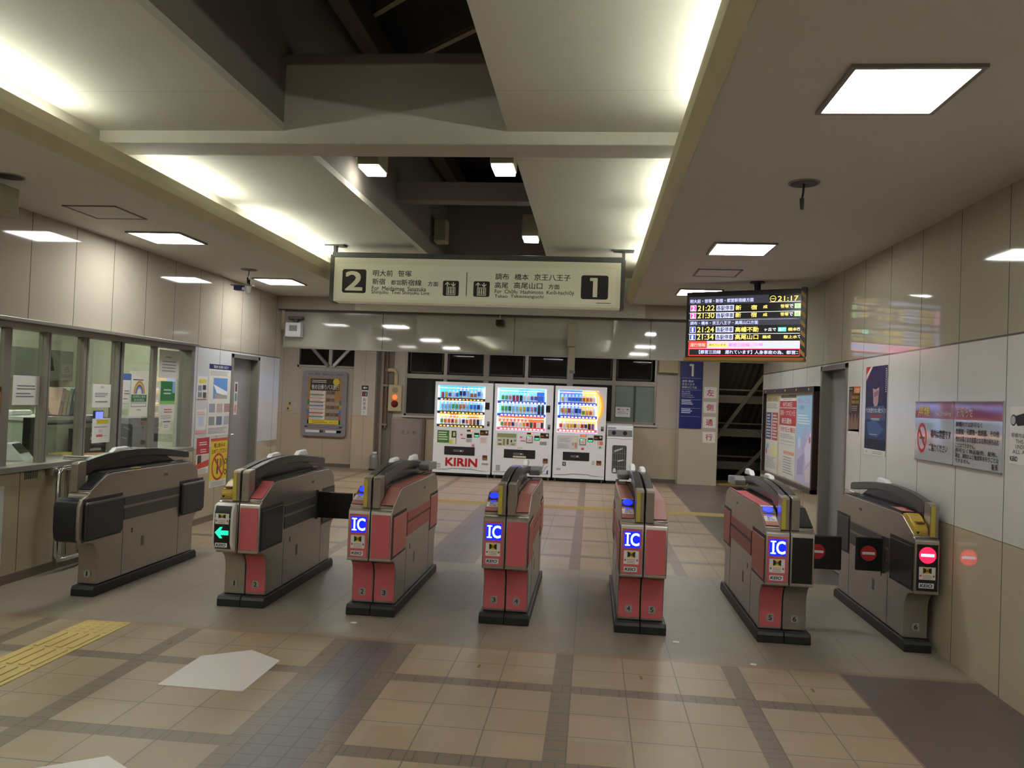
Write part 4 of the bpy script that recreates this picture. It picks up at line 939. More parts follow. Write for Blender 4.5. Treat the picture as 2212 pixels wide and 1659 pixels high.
def vend(x0, w_, corners, label, spec):
    P = Map(corners, w_); root = thing('vending_machine', label, 'vending machine', T3(x0, YV, 0))
    bx0, bz1 = P(*spec['win'][0]); bx1, bz0 = P(*spec['win'][1])
    D = 0.66
    b = MB()
    b.box(0, bx0, 0.0, D, .065, 1.83, WHITE).box(bx1, w_, 0, D, .065, 1.83, WHITE).box(bx0, bx1, 0, D, bz1, 1.83, WHITE).box(bx0, bx1, 0, D, .065, bz0, WHITE).box(bx0, bx1, .16, D, bz0, bz1, WHITE)
    b.build('cabinet', root)
    MB().box(.01, w_-.01, .04, D, .02, .065, BLACK).build('base', root)
    for x in (.05, w_-.05):
        MB().cyl((x, .05, 0), (x, .05, .066), .016, ALU).build('foot', root)
    k = MB()
    pts = [(0.02, .125), (w_*.25, .135), (w_*.34, .155), (w_*.66, .155), (w_*.8, .130), (w_-.02, .122)]
    for (a, za), (c, zc) in zip(pts[:-1], pts[1:]): k.prism([(a, za), (c, zc), (c, zc-.010), (a, za-.010)], -.003, .001, K('6a6c70'), 'y')
    k.box(.0, w_, -.006, .0, .065, .118, WHITE).build('kick_panel', root)
    # backlit display
    dsp = MB()
    for fx0, fz0, fx1, fz1, c, e in spec['back']:
        dsp.box(bx0+(bx1-bx0)*fx0, bx0+(bx1-bx0)*fx1, .150, .158, bz1-(bz1-bz0)*fz1, bz1-(bz1-bz0)*fz0, K(c, 0.5, e*.95))
    for c0, c1, z0, z1, c in spec.get('extra', ()): dsp.box(bx0+(bx1-bx0)*c0, bx0+(bx1-bx0)*c1, .146, .150, bz1-(bz1-bz0)*z1, bz1-(bz1-bz0)*z0, K(c, 0.5, 1.1))
    dsp = dsp.build('display_back', root)
    for x in (bx0+.006, bx1-.022): MB().box(x, x+.016, .02, .10, bz0+.01, bz1-.01, K('c0d4ff', 0.5, 1.6)).build('display_side_light', root)
    for nm, s, fx0, fz0, fx1, fz1, c, it in spec.get('words', ()):
        MB().text(s, bx0+(bx1-bx0)*fx0, bz1-(bz1-bz0)*fz1, bx0+(bx1-bx0)*fx1, bz1-(bz1-bz0)*fz0, K(c, 0.5, 0.6), 0, .03, frame((0, .13, 0), (1, 0, 0), (0, 0, 1)), it).build(nm, root)
    for r, (fz, kinds, cols, fx0, fx1, bc, lc) in enumerate(spec['rows']):
        zs = bz1-(bz1-bz0)*fz; xa = bx0+(bx1-bx0)*fx0; xb = bx0+(bx1-bx0)*fx1; n = len(cols); dx = (xb-xa)/n
        MB().box(bx0+.002, bx1-.002, .015, .15, zs-.012, zs, WHITE).build('shelf', root)
        MB().box(bx0+.002, bx1-.002, .010, .016, zs-.050, zs+.002, K(bc, 0.5, 0.5)).build('button_strip', root)
        MB().box(bx0+.01, bx1-.01, .02, .04, zs+.19 if r < 2 else zs+.17, zs+.20 if r < 2 else zs+.18, K('ffffff', 0.5, 2.8)).build('shelf_lamp', root)
        for i, c in enumerate(cols):
            x = xa+dx*(i+.5); kd = kinds[i] if len(kinds) > 1 else kinds
            kind = {'B': 'bottle', 'C': 'can', 'S': 'small'}[kd]
            MB().box(x-dx*.30, x+dx*.30, .004, .010, zs-.040, zs-.018, K(lc if (i*7+r*3) % 5 else 'f6f2e0', 0.4, 1.3)).build('select_button', root)
            cnm = CN[c][0]
            lb = '%s %s, %s along the %s shelf of the %s' % (cnm, 'drink can' if kind == 'can' else 'drink bottle', ORD[i], ('top', 'middle', 'bottom')[r], spec['who'])
            drink(kind, c, T3(x0+x, YV+.085, zs), lb, 'drinks in the %s' % spec['who'])
    fr = MB(); e = .008; c = spec.get('frame', WHITE)
    for q in ((bx0-e, bx1+e, bz0-e, bz0), (bx0-e, bx1+e, bz1, bz1+e), (bx0-e, bx0, bz0, bz1), (bx1, bx1+e, bz0, bz1)): fr.box(q[0], q[1], -.006, .004, q[2], q[3], c)
    fr.build('window_frame', root)
    MB().box(bx0, bx1, .002, .005, bz0, bz1, FRONT_GLASS).build('display_glass', root)
    # front fittings, all given as boxes of the photographed front
    X = frame((0, 0, 0), (1, 0, 0), (0, 0, 1))
    def R(name, x_0, y_0, x_1, y_1, m, d=.004, bev=0.0, parts=()):
        a, zb = P(x_0, y_0); c, za = P(x_1, y_1)
        o = MB().rect(a, za, c, zb, m, 0, d, X).build(name, root, bevel=bev)
        mb = MB(); d0 = d
        for k_, q in enumerate(parts):
            d = d0+.0004*k_
            if q[0] == 'r': mb.rect(a+(c-a)*q[1], zb-(zb-za)*q[4], a+(c-a)*q[3], zb-(zb-za)*q[2], q[5], d, .0008, X)
            if q[0] == 'b': mb.bars(a+(c-a)*q[1], zb-(zb-za)*q[4], a+(c-a)*q[3], zb-(zb-za)*q[2], q[6], q[5], d, .4, .3, X)
            if q[0] == 'd': mb.disc(a+(c-a)*q[1], zb-(zb-za)*q[2], q[3], q[5], d, .003, q[4], X=X)
        if mb.v: mb.build('printed_design', o)
        return o
    spec['fit'](R, P, X, root)
    return root
GREY_L = K('9a9ca0')
def common(R, P, X, root, c):
    if 'disp' in c: R('card_display', *c['disp'], BLACK, .006, .002)
    R('lock_plate', *c['lock'], K('3a3a3e'), .010, .003, (('r', .2, .1, .8, .5, K('8a8c90')),))
    o = R('bill_and_coin_unit', *c['coin'], K('3a2218', 0.3), .012, .005, (('d', .78, .42, .020, .022, K('c8b8a8')), ('r', .08, .50, .42, .75, K('9a6a3a'))))
    R('price_readout', *c['read'], K('301010'), .006, .001, (('r', .1, .2, .9, .8, K('ff5a20', 0.4, 1.6)),) if c.get('full') else (('r', .68, .1, .98, .9, K('ff7a20', 0.4, 2.0)),))
    R('bill_slot', *c['bill'], K('1e2622'), .010, .003, (('r', .1, .55, .9, .88, K('4ac080', 0.4, 1.0)),))
    R('outlet_flap', *c['out'], K('2e2f32', 0.15), .008, .003, (('r', .0, .0, 1.0, .06, K('121214')), ('r', .03, .72, .97, .97, K('141416')), ('b', .3, .35, .72, .65, K('8a8c90'), 2), ('d', .55, .5, .012, .018, K('c8ccd0'))))
    R('coin_return', *c['ret'], K('5a3018'), .006, .004, (('r', .1, .55, .9, .9, K('a06a3a')),))
c1_ = ((150, 35), (1098, 72), (97, 1490), (1040, 1525))
def fit1(R, P, X, root):
    common(R, P, X, root, dict(disp=(966, 377, 1033, 492), lock=(997, 680, 1033, 755), coin=(882, 815, 1015, 900), read=(668, 812, 760, 842), bill=(786, 860, 865, 928), out=(298, 1072, 790, 1225), ret=(920, 1216, 995, 1296)))
    R('green_advert', 185, 815, 490, 1042, K('e0e4c8'), .002, 0, (('r', 0, 0, .62, .93, K('3f7a38')), ('b', .05, .08, .55, .75, K('dfe8cf'), 4), ('r', .74, .02, .98, .52, K('25401f')), ('r', .82, .12, .93, .42, K('b8c8a0')), ('r', .97, .1, 1.0, 1.0, K('9a4040')), ('r', .62, .7, .8, .98, K('c8cc4a'))))
    R('card_reader', 665, 880, 745, 942, BLACK, .010, .004); R('reader_label', 655, 955, 745, 1012, K('a8acb4'), .003, 0, (('b', .1, .1, .9, .9, GREY_L, 3),))
    R('pink_sticker', 555, 870, 642, 965, K('e8d8dc'), .001, 0, (('r', .05, .08, .45, .35, K('c86a80')), ('r', .2, .8, .98, .95, K('c04060'))))
    R('red_sticker', 880, 935, 992, 1032, PAPER, .001, 0, (('b', .1, .12, .9, .85, K('d08088'), 4), ('r', 0, 0, 1, .06, K('c86a70'))))
    R('small_pink_sticker', 735, 1030, 790, 1085, K('d8b8c8'), .001, 0, (('r', .3, .3, .9, .95, K('c86a90')),))
    R('grey_label', 905, 1340, 1012, 1376, GREY_L, .001); R('bag_sticker', 160, 1345, 232, 1418, K('a8a8aa'), .001, 0, (('r', .15, .3, .85, .8, K('c8c8c8')),))
    a, z1 = P(322, 1260); b_, z0 = P(825, 1402)
    MB().text('KIRIN', a, z0, b_, z1, K('b81c24', 0.4), .002, .055, X).build('brand_lettering', root)
    l = MB()
    for k, c in enumerate(('4f7a3a', 'c8d0b8', '6a8a4a', 'b8b43a', 'a8ac3a')): l.box(-.003, -.0005, .03, .30, 1.02+k*.15, 1.17+k*.15, K(c))
    l.build('side_advert', root)
B1 = [(0, 0, 1, .33, '4aa8ff', 1.25), (0, .33, 1, .64, '56b0ff', 1.15), (0, .64, 1, .78, 'ffa840', 1.4), (0, .78, 1, 1, 'd8dcf0', 0.9)]
vend(-3.045, 1.137, c1_, 'white vending machine with big red letters KIRIN, leftmost of three', dict(win=((190, 95), (945, 785)), back=B1, who='leftmost vending machine',
     extra=((.25, .42, .68, .78, 'ff6a28'), (.62, .86, .70, .78, 'ff7a30')),
     words=(('display_word', 'KIRIN', .43, .03, .62, .10, '3a20c0', 0.1),),
     rows=((.30, 'CCSSSBBBSSBB', 'ryuwbnnlttbw', .05, .97, '1a1a1e', 'ff9a30'), (.62, 'BBBBBBBBBBBB', 'lllggoolbbnl', .05, .97, '1a1a1e', 'ffb040'), (.94, 'SSSSSSSSCCCC', 'goorywnotmkw', .05, .97, '202024', 'ffb84a')), fit=fit1))
c2_ = ((80, -5), (1075, 25), (18, 1520), (1018, 1558))
def fit2(R, P, X, root):
    common(R, P, X, root, dict(disp=(940, 358, 1012, 478), lock=(972, 678, 1012, 755), coin=(848, 815, 992, 905), read=(622, 812, 725, 845), bill=(748, 862, 832, 938), out=(230, 1088, 757, 1250), ret=(892, 1242, 972, 1325)))
    R('product_panel', 108, 818, 442, 1042, K('c8ccb4'), .002, 0, (('r', .03, .03, .97, .34, K('8a9468')), ('r', .06, .50, .24, .62, INKG), ('r', .32, .45, .42, .95, K('8a7a60')), ('r', .50, .45, .60, .90, K('5a5a50')), ('r', .70, .52, .78, .70, INK), ('r', .86, .5, .97, .62, INKG), ('r', .08, .8, .26, .95, K('6a6a5a')), ('b', .7, .75, .95, .95, INKG, 3)))
    R('card_reader', 610, 868, 715, 985, K('55585c'), .012, .006, (('r', .1, .06, .9, .9, PAPER), ('r', .15, .08, .4, .22, K('30d080', 0.4, 1.4)), ('r', .35, .5, .7, .75, K('d89098'))))
    R('pink_sticker', 498, 868, 592, 968, K('e8d8dc'), .001, 0, (('r', .05, .08, .45, .35, K('c86a80')), ('r', .2, .75, .98, .92, K('c04060'))))
    R('grey_label', 838, 960, 952, 1022, K('8e9094'), .001); R('beige_label', 452, 1055, 548, 1085, K('c8c4a8'), .001); R('outlet_label', 382, 1198, 603, 1235, K('c8c4a8'), .010)
    R('grey_plate', 88, 1352, 158, 1452, K('a4a4a6'), .001)
    d = MB()
    def pl(pts, wd, c):
        q = [P(*p) for p in pts]
        for (a, za), (b_, zb) in zip(q[:-1], q[1:]):
            n = Vector((-(zb-za), b_-a)).normalized()*wd
            d.poly([(a-n.x, za-n.y), (b_-n.x, zb-n.y), (b_+n.x, zb+n.y), (a+n.x, za+n.y)], c, 0, .001, X)
    nv = K('26348a')
    pl([(750, 1500), (880, 1420), (900, 1350), (925, 1332)], .004, nv); pl([(835, 1505), (910, 1450), (925, 1400), (980, 1362)], .004, nv)
    a, z1 = P(945, 1430); b_, z0 = P(975, 1515); d.poly([(a, z0), (b_, z0), (b_, z1), (a+.008, z1-.02)], nv, 0, .001, X)
    d.build('blue_line_design', root)
B2 = [(0, 0, 1, .33, '6ab8ff', 1.2), (0, .33, 1, .62, '74c0ff', 1.15), (0, .62, 1, .80, 'f0602a', 1.2), (0, .80, 1, 1, 'f0b0a8', 0.9)]
vend(-1.872, 1.137, c2_, 'white vending machine with blue line drawing at its lower right, middle of three', dict(win=((128, 68), (925, 795)), back=B2, who='middle vending machine', frame=K('c0d8ff', 0.5, 0.7),
     extra=((.80, .95, .04, .28, '1a50c0'),),
     words=(('display_word', 'ITO EN', .43, .03, .62, .085, '2030a0', 0.2), ('display_word', 'COLD', .05, .03, .32, .09, '8ac8e8', 0.1)),
     rows=((.30, 'SSSCCCSSSSCC', 'ggprrkwwuubb', .06, .97, '3a48b8', 'f4f6ff'), (.60, 'BBBBBBBBBBBB', 'ggdllyybpukk', .06, .97, '3a48b8', 'f4f6ff'), (.93, 'SSSSSSSSCCCC', 'goonwwyrdrwk', .06, .97, 'd05a68', 'fff4f4')), fit=fit2))
c3_ = ((65, 22), (908, 55), (18, 1490), (855, 1530))
def fit3(R, P, X, root):
    common(R, P, X, root, dict(lock=(808, 680, 850, 752), coin=(692, 815, 832, 897), read=(476, 805, 572, 838), bill=(596, 855, 678, 925), out=(190, 1075, 616, 1228), ret=(735, 1220, 812, 1298), full=True))
    R('notice_panel', 100, 815, 428, 1040, K('b8bac0'), .002, 0, (('r', .03, .04, .97, .96, K('ccccd0')), ('b', .1, .15, .65, .5, GREY_L, 4), ('b', .05, .6, .6, .95, GREY_L, 4), ('r', .70, .05, .98, .45, K('d8d8c0')), ('r', .72, .52, .82, .72, K('c89a60')), ('r', .86, .5, .95, .9, K('c88a80'))))
    R('card_reader', 462, 865, 562, 972, K('55585c'), .012, .006, (('r', .1, .06, .9, .9, PAPER), ('r', .15, .08, .4, .25, K('30d080', 0.4, 1.4)), ('r', .35, .5, .7, .75, K('d89098'))))
    R('red_sticker', 484, 1000, 534, 1050, K('d8b0b4'), .001, 0, (('r', .1, .4, .9, .95, K('c04858')),))
    R('orange_sticker', 755, 912, 840, 975, K('d87a60'), .001, 0, (('r', .1, .1, .35, .9, PAPER),)); R('green_sticker', 752, 978, 832, 1045, PAPER, .001, 0, (('d', .5, .5, .02, .02, K('3f9a6a')),))
    R('green_plate', 182, 1235, 238, 1302, K('2a4a3c'), .001, 0, (('r', .3, .2, .7, .8, K('9ab8a4')),)); R('recycle_sticker', 656, 1215, 715, 1300, K('d4dcd6'), .001, 0, (('b', .1, .1, .9, .9, K('6a9a80'), 4),))
    R('small_plate', 80, 1332, 152, 1370, K('b0b2b4'), .001)
    # orange arc bulging from the lit window
    cx, cz = P(640, 345); arc = MB()
    ptsO = [P(*p) for p in ((705, 97), (760, 125), (808, 190), (838, 260), (850, 345), (842, 420), (818, 500), (785, 560), (762, 600), (748, 700))]
    ptsI = [P(*p) for p in ((700, 97), (745, 140), (785, 200), (808, 265), (818, 345), (810, 420), (790, 500), (762, 555), (745, 590), (742, 700))]
    arc.poly(ptsO+ptsI[::-1], K('f58a2a', 0.4, 0.9), .001, .012, X); arc.build('orange_arc_trim', root)
    fl_ = MB().poly([P(*p) for p in ((741, 110), (745, 140), (785, 200), (808, 265), (818, 345), (810, 420), (790, 500), (762, 555), (741, 590))], K('ffb860', 0.4, 0.9), 0, .004, X); fl_.build('lit_side_panel', root)
B3 = [(0, 0, .60, .33, '2a78ff', 1.3), (.60, 0, 1, .33, 'ffb048', 1.3), (0, .33, .58, .65, '3a80ff', 1.3), (.58, .33, 1, .65, 'ffa848', 1.3), (0, .65, 1, .87, 'ffac58', 1.3), (0, .87, 1, 1, 'e8b8b0', 0.9)]
vend(-.700, .985, c3_, 'white vending machine with orange curved lit window, rightmost of three', dict(win=((112, 90), (742, 790)), back=B3, who='rightmost vending machine', frame=K('b8ccff', 0.5, 0.7),
     words=(('display_word', 'DyDo', .10, .03, .40, .10, 'e02a80', 0.1),),
     rows=((.29, 'SSSSSSSSSS', 'ywbbbboopw', .06, .96, '2038c0', 'f4f6ff'), (.60, 'BBBBBBSSSB', 'oyrlnbgyow', .06, .96, '2038c0', 'fff4f4'), (.92, 'SSSSSSSSCC', 'rwyymwrnku', .04, .94, 'd06a70', 'ffffff')), fit=fit3))
# ------------------------------------------------------------------ recycling bin
rb = thing('recycling_bin', 'white recycling bin with two round holes to the right of the vending machines', 'bin', T3(.31, YV+.02, 0))
MB().box(0, .50, 0, .50, .05, .90, WHITE).prism([(0, .90), (.50, .90), (.50, 1.14), (.10, 1.12), (0, 1.10)], 0, .50, WHITE, 'x').build('body', rb, bevel=0.012)
MB().box(.02, .48, .03, .48, 0, .05, BLACK).build('base', rb)
h_ = MB().box(.02, .48, -.008, .004, .91, 1.03, M('bin_grey_band', (120, 122, 126), 0.4)).build('hole_band', rb, bevel=0.004)
for x in (.135, .345): MB().cyl((x, -.012, .97), (x, -.006, .97), .040, K('17181a'), n=20).build('hole', h_)
MB().box(.0, .50, -.003, .002, .855, .862, K('8a8c90')).build('seam', rb)
dw = MB(); X = frame((0, -.003, 0), (1, 0, 0), (0, 0, 1)); rbox(dw, .115, .20, .385, .735, .03, M('bin_window', (70, 70, 68), 0.2, 0, 0, 0.5, 14), X, 0, .004); dw = dw.build('window', rb)
mb = MB()
for k in range(6): mb.rect(.135+k*.043, .22, .139+k*.043, .72, K('9a9a98'), .004, .001, X)
for z in (.33, .45, .58): mb.rect(.12, z, .38, z+.004, K('9a9a98'), .004, .001, X)
mb.poly([(.13, .22), (.20, .22), (.19, .29), (.15, .30)], K('d8d8d4'), .005, .001, X).poly([(.22, .42), (.34, .45), (.33, .47), (.23, .45)], K('c8c8c4'), .005, .001, X).poly([(.15, .60), (.30, .66), (.31, .69), (.16, .64)], K('b8b8b8'), .005, .001, X)
mb.build('wire_guard', dw)
MB().box(.015, .17, -.004, .002, 1.045, 1.075, K('8a94b0')).build('blue_label', rb); MB().box(.20, .26, -.006, 0, .06, .09, K('3a3a3c')).build('latch', rb)
# ------------------------------------------------------------------ posters, notices, wall fittings
def sheet(name, label, cat, X, w_, h, m=PAPER, group=None, t=.002):
    return tag(MB().box(-w_/2, w_/2, -h/2, h/2, 0, t, m).build(name, X=X), label, cat, group)
def art(o, w_, h, items, t=.002):      # items in fractions from the top left
    mb = MB(); z = t
    fx = lambda u: -w_/2+w_*u
    fy = lambda v: h/2-h*v
    for q in items:
        if q[0] == 'r': z += .00004; mb.rect(fx(q[1]), fy(q[4]), fx(q[3]), fy(q[2]), q[5], z, .0004)
        elif q[0] == 'b': mb.bars(fx(q[1]), fy(q[4]), fx(q[3]), fy(q[2]), q[6], q[5], z+.0004, .42, .3)
        elif q[0] == 'd': z += .00004; mb.disc(fx(q[1]), fy(q[2]), q[3]*w_, q[4], z, .0004, q[3]*w_*(q[5] if len(q) > 5 else 1))
        elif q[0] == 'o': z += .00004; mb.ring(fx(q[1]), fy(q[2]), q[3]*w_, q[4]*w_, q[5], z, .0005, q[6], q[7], sy=q[8] if len(q) > 8 else 1)
        elif q[0] == 'p': z += .00004; mb.poly([(fx(a), fy(b_)) for a, b_ in q[1]], q[2], z, .0004)
        elif q[0] == 't': MB().text(q[1], fx(q[2]), fy(q[5]), fx(q[4]), fy(q[3]), q[6], z+.0014, q[7] if len(q) > 7 else 0).build('lettering', o)
    if mb.v: mb.build('printed_design', o)
    return o
RED = K('b83038'); NAVY = K('1c2a66'); GRN = K('2f7a52'); GL = K('9a9a9c'); SKY = K('8cb8e0')
# left wall, beside the office
o = sheet('poster', 'tall white poster with navy header and building photographs beside the left door', 'poster', onL(8.845, 1.395), .58, .83)
art(o, .58, .83, [('r', 0, 0, 1, .07, NAVY), ('t', '電線 設備の紹介', .18, .015, .82, .055, PAPER), ('b', .06, .09, .94, .16, GL, 4), ('r', .20, .19, .80, .48, K('5f8fd0')), ('p', [(.20, .28), (.80, .38), (.80, .44), (.35, .40)], K('e4e8ec')), ('p', [(.25, .41), (.8, .43), (.75, .48), (.30, .48)], K('a89a98')),
   ('r', .06, .55, .30, .67, K('9098a8')), ('r', .38, .55, .62, .67, K('b8a4a4')), ('r', .70, .55, .94, .67, K('a88884')), ('r', .06, .73, .30, .85, K('8a9098')), ('r', .38, .73, .62, .85, K('6f7890')), ('r', .70, .73, .94, .85, K('a8aab4')), ('b', .06, .88, .94, .97, GL, 4)])
o = sheet('poster', 'small white poster with yellow heading and dark squares beside the office window', 'poster', onL(8.41, 1.525), .22, .27)
art(o, .22, .27, [('r', .15, .12, .9, .28, K('d8c85a')), ('r', .08, .38, .46, .60, K('8090a0')), ('r', .56, .36, .9, .56, K('3a3c58')), ('r', .08, .66, .5, .88, K('7c8a90')), ('r', .6, .66, .95, .9, K('5a4a50')), ('r', 0, .93, 1, .97, K('a84848'))])
o = sheet('poster', 'faded pink and white poster on the left wall under a small yellow-headed poster', 'poster', onL(8.415, 1.155), .23, .27)
art(o, .23, .27, [('b', .1, .08, .9, .25, K('d8a8b0'), 2), ('r', .25, .3, .75, .7, K('b8c4e0')), ('r', 0, .86, 1, 1, K('d89aa8'))])
o = sheet('poster', 'red and white poster with dark figures at knee height on the left wall', 'poster', onL(8.49, .765), .29, .41)
art(o, .29, .41, [('r', 0, 0, 1, .45, RED), ('b', .2, .10, .95, .22, PAPER, 2), ('b', .3, .3, .95, .42, K('e8c0c0'), 2), ('r', .1, .48, .4, .75, K('4a3038')), ('r', .45, .48, .95, .70, K('d8c0b8')), ('p', [(.0, .72), (1, .62), (1, .8), (0, .86)], K('c8483a')), ('b', .1, .86, .9, .98, GL, 3)])
o = sheet('poster', 'yellow warning poster with red prohibition circle beside the left door', 'poster', onL(8.88, .665), .42, .57)
Yp = K('e0c02e')
art(o, .42, .57, [('r', 0, 0, 1, .86, Yp), ('r', 0, 0, 1, .06, K('c8502e')), ('t', '階上飲みは', .20, .10, .84, .19, K('6a2a1a'), .02), ('t', '止めてください', .06, .22, .94, .31, K('6a2a1a'), .02),
   ('r', .40, .48, .48, .74, INK), ('d', .44, .45, .035, INK), ('r', .58, .42, .63, .62, INK), ('r', .68, .44, .72, .6, INK), ('o', .48, .59, .32, .38, K('b83a24'), 0, 360), ('p', [(.22, .42), (.28, .38), (.76, .76), (.70, .80)], K('b83a24')),
   ('o', .92, .50, .05, .08, INK, 0, 360), ('o', .92, .72, .05, .08, INK, 0, 360), ('b', .1, .89, .9, .98, GL, 3)])
# notices on the office glass (hall side)
def og(y, z): return onL(y, z, -.076)
o = sheet('notice', 'white paper notice on the office glass, pane nearest the viewer but one', 'notice', og(5.76, 1.46), .29, .23)
art(o, .29, .23, [('b', .15, .3, .85, .5, INKG, 2), ('b', .12, .56, .82, .76, INKG, 2)])
o = sheet('notice', 'white paper notice at eye height on the fourth office pane', 'notice', og(6.72, 1.425), .26, .21)
art(o, .26, .21, [('t', 'お願い', .38, .08, .66, .18, INKG), ('b', .12, .36, .9, .56, INKG, 3), ('b', .15, .7, .85, .82, INKG, 1)])
o = sheet('notice', 'white notice with yellow heading and red words low on the fourth office pane', 'notice', og(6.74, 1.11), .27, .22)
art(o, .27, .22, [('r', .22, .05, .84, .22, K('c8b23a')), ('b', .1, .3, .9, .4, GL, 1), ('b', .35, .46, .6, .58, K('d09090'), 2), ('r', .22, .66, .56, .76, K('c05a5a')), ('b', .58, .7, .86, .76, GL, 1)])
o = sheet('poster', 'narrow white poster with a rainbow arch on the office glass', 'poster', og(7.31, 1.45), .30, .44, K('dcdcd0'))
art(o, .30, .44, [('b', .12, .17, .9, .215, INK, 1)]+[('o', .5, .50, .13+k*.045, .175+k*.045, K(c), 0, 180, 1.35) for k, c in enumerate(('8a8ac8', '4a6a9a', 'd0b860', 'c07840'))]+[('r', .06, .52, .94, .68, GRN), ('t', '感染防止徹底', .14, .535, .86, .59, PAPER), ('t', '宣言施設', .2, .61, .8, .665, PAPER), ('r', .06, .70, .94, .79, K('4a6a5a')), ('r', .08, .71, .92, .78, PAPER), ('b', .4, .84, .65, .87, INKG, 1)])
o = sheet('poster', 'white and blue poster partly hidden behind the rainbow poster', 'poster', og(7.09, 1.50), .15, .28)
art(o, .15, .28, [('r', 0, 0, 1, .22, K('4a70b0')), ('b', .3, .55, .9, .72, INKG, 2), ('b', .2, .82, .9, .9, INKG, 1)])
o = sheet('notice', 'white paper with grey lines at the top of the last office pane', 'notice', og(7.84, 1.765), .40, .29)
art(o, .40, .29, [('b', .3, .2, .7, .3, GL, 1), ('b', .15, .36, .85, .8, GL, 4)])
o = sheet('poster', 'green poster with pale letters on the last office pane', 'poster', og(7.835, 1.465), .28, .24, K('2f7a4a'))
art(o, .28, .24, [('b', .2, .3, .8, .6, K('c8d8c8'), 2), ('r', 0, .85, 1, 1, K('8ab868')), ('r', .8, 0, 1, .5, SKY)])
o = sheet('notice', 'white notice with red lines under the green poster on the office glass', 'notice', og(7.83, 1.26), .29, .17)
art(o, .29, .17, [('b', .3, .25, .85, .55, K('c86070'), 2), ('b', .12, .65, .88, .9, GL, 2)])
o = sheet('notice', 'very small white notice lowest on the last office pane', 'notice', og(7.835, 1.12), .14, .10)
art(o, .14, .10, [('r', 0, 0, 1, .12, GRN), ('b', .15, .35, .85, .75, GL, 2)])
o = sheet('warning_strip', 'narrow orange sticker on the office glass at the left edge of the photo', 'sticker', og(5.465, 1.375), .07, .23, K('d09a2c'))
art(o, .07, .23, [('r', .1, .04, .9, .2, K('4a3a20')), ('b', .3, .3, .7, .75, K('6a4a18'), 3)])
o = sheet('poster', 'white poster with pink letters at the left edge under the orange sticker', 'poster', og(5.40, 1.08), .30, .32)
art(o, .30, .32, [('b', .4, .1, .9, .18, GL, 1), ('b', .1, .3, .95, .4, INK, 1), ('p', [(.45, .6), (.6, .55), (.75, .7), (.9, .55), (1, .98), (.5, .98)], K('c84a78')), ('r', .7, .78, .85, .98, PAPER), ('r', 0, .62, .3, .98, K('2a2430'))])
t = tag(MB().rect(-.17, -.30, .17, .30, K('bcbab8'), 0, .012).rect(-.13, -.22, .13, .22, K('3a1418'), .012, .001).build('framed_sign', X=onL(5.30, .445), bevel=.003), 'grey framed dark sign low on the left wall at the photo edge', 'sign')
o = MB(); 
for k in range(7): o.box(5.69+k*.021, 5.69+k*.021+.010, 0, 0, 0, 0, INK)
v = MB()
for k in range(8): v.rect(-.07+k*.019, -.03, -.06+k*.019, .03, K('2a2622' if k < 4 else '5a544c'), .0, .002)
tag(v.build('air_vent', X=onL(5.76, .80)), 'small slotted black vent under the office window sill', 'vent')
t = thing('handrail', 'bent stainless steel guard rail beside the plain gate under the office window', 'rail', T3(XL+.10, 5.95, 0))
MB().tube([(-.08, .02, .82), (-.02, 0, .82), (0, .02, .82), (0, .06, .835), (0, .50, .835)], .022, CHROME).build('top_tube', t, smooth=40)
MB().tube([(0, .03, .83), (0, 0, .80), (0, 0, .14), (0, .03, .10), (0, .10, .095), (0, .55, .095)], .022, CHROME).build('front_tube', t, smooth=40)
for y in (.11, .27, .43): MB().cyl((0, y, .095), (0, y, .835), .012, CHROME).build('upright', t, smooth=40)
MB().box(-.10, -.03, -.03, .03, .78, .85, STEEL_D).build('wall_bracket', t, bevel=.004); MB().box(-.10, -.01, .10, .14, .08, .11, STEEL_D).build('wall_bracket', t, bevel=.004); MB().cyl((-.005, .52, 0), (-.005, .52, .10), .02, CHROME).build('foot', t)
o = tag(MB().box(-.16, .16, -.16, .16, 0, .012, K('b8b6b0')).box(-.15, .15, -.16, -.12, .012, .03, ALU).build('coin_tray', X=T3(XL+.06, 6.42, .886), bevel=.006), 'shallow grey tray on the sill of the ticket office window', 'tray')
# right wall
o = sheet('poster', 'small brown and orange poster beside the right door', 'poster', onR(7.14, 1.565), .285, .39, K('4a3428'))
art(o, .285, .39, [('r', 0, 0, .48, .10, K('2a2018')), ('b', .03, .02, .46, .08, K('a88a40'), 1), ('r', .48, 0, 1, .15, K('c8602e')), ('t', '100', .52, .04, .98, .14, K('e8c8a0'), .02), ('t', '御朱印巡り', .28, .20, .95, .28, K('d0a83a'), .01), ('t', '開催 決定', .30, .31, .95, .38, K('d0a83a'), .01), ('b', .3, .42, .95, .55, GL, 3), ('p', [(.1, .15), (.3, .1), (.25, .6), (.05, .55)], K('6a5a50')), ('p', [(.02, .62), (.95, .60), (.9, .95), (0, .97)], K('8a6a58')), ('p', [(.1, .6), (.25, .78), (.3, .6)], K('2e3a4a')), ('p', [(.4, .62), (.5, .8), (.6, .6)], K('2e3a4a')), ('p', [(.7, .6), (.8, .78), (.92, .6)], K('2e3a4a'))])
sheet('poster_tail', 'white strip of curled paper hanging below the small brown poster', 'notice', onR(7.145, 1.365), .27, .05)
o = sheet('poster', 'tall dark navy anti-terror poster with white headline on the right wall', 'poster', onR(6.615, 1.555), .475, .72, K('262c4c'))
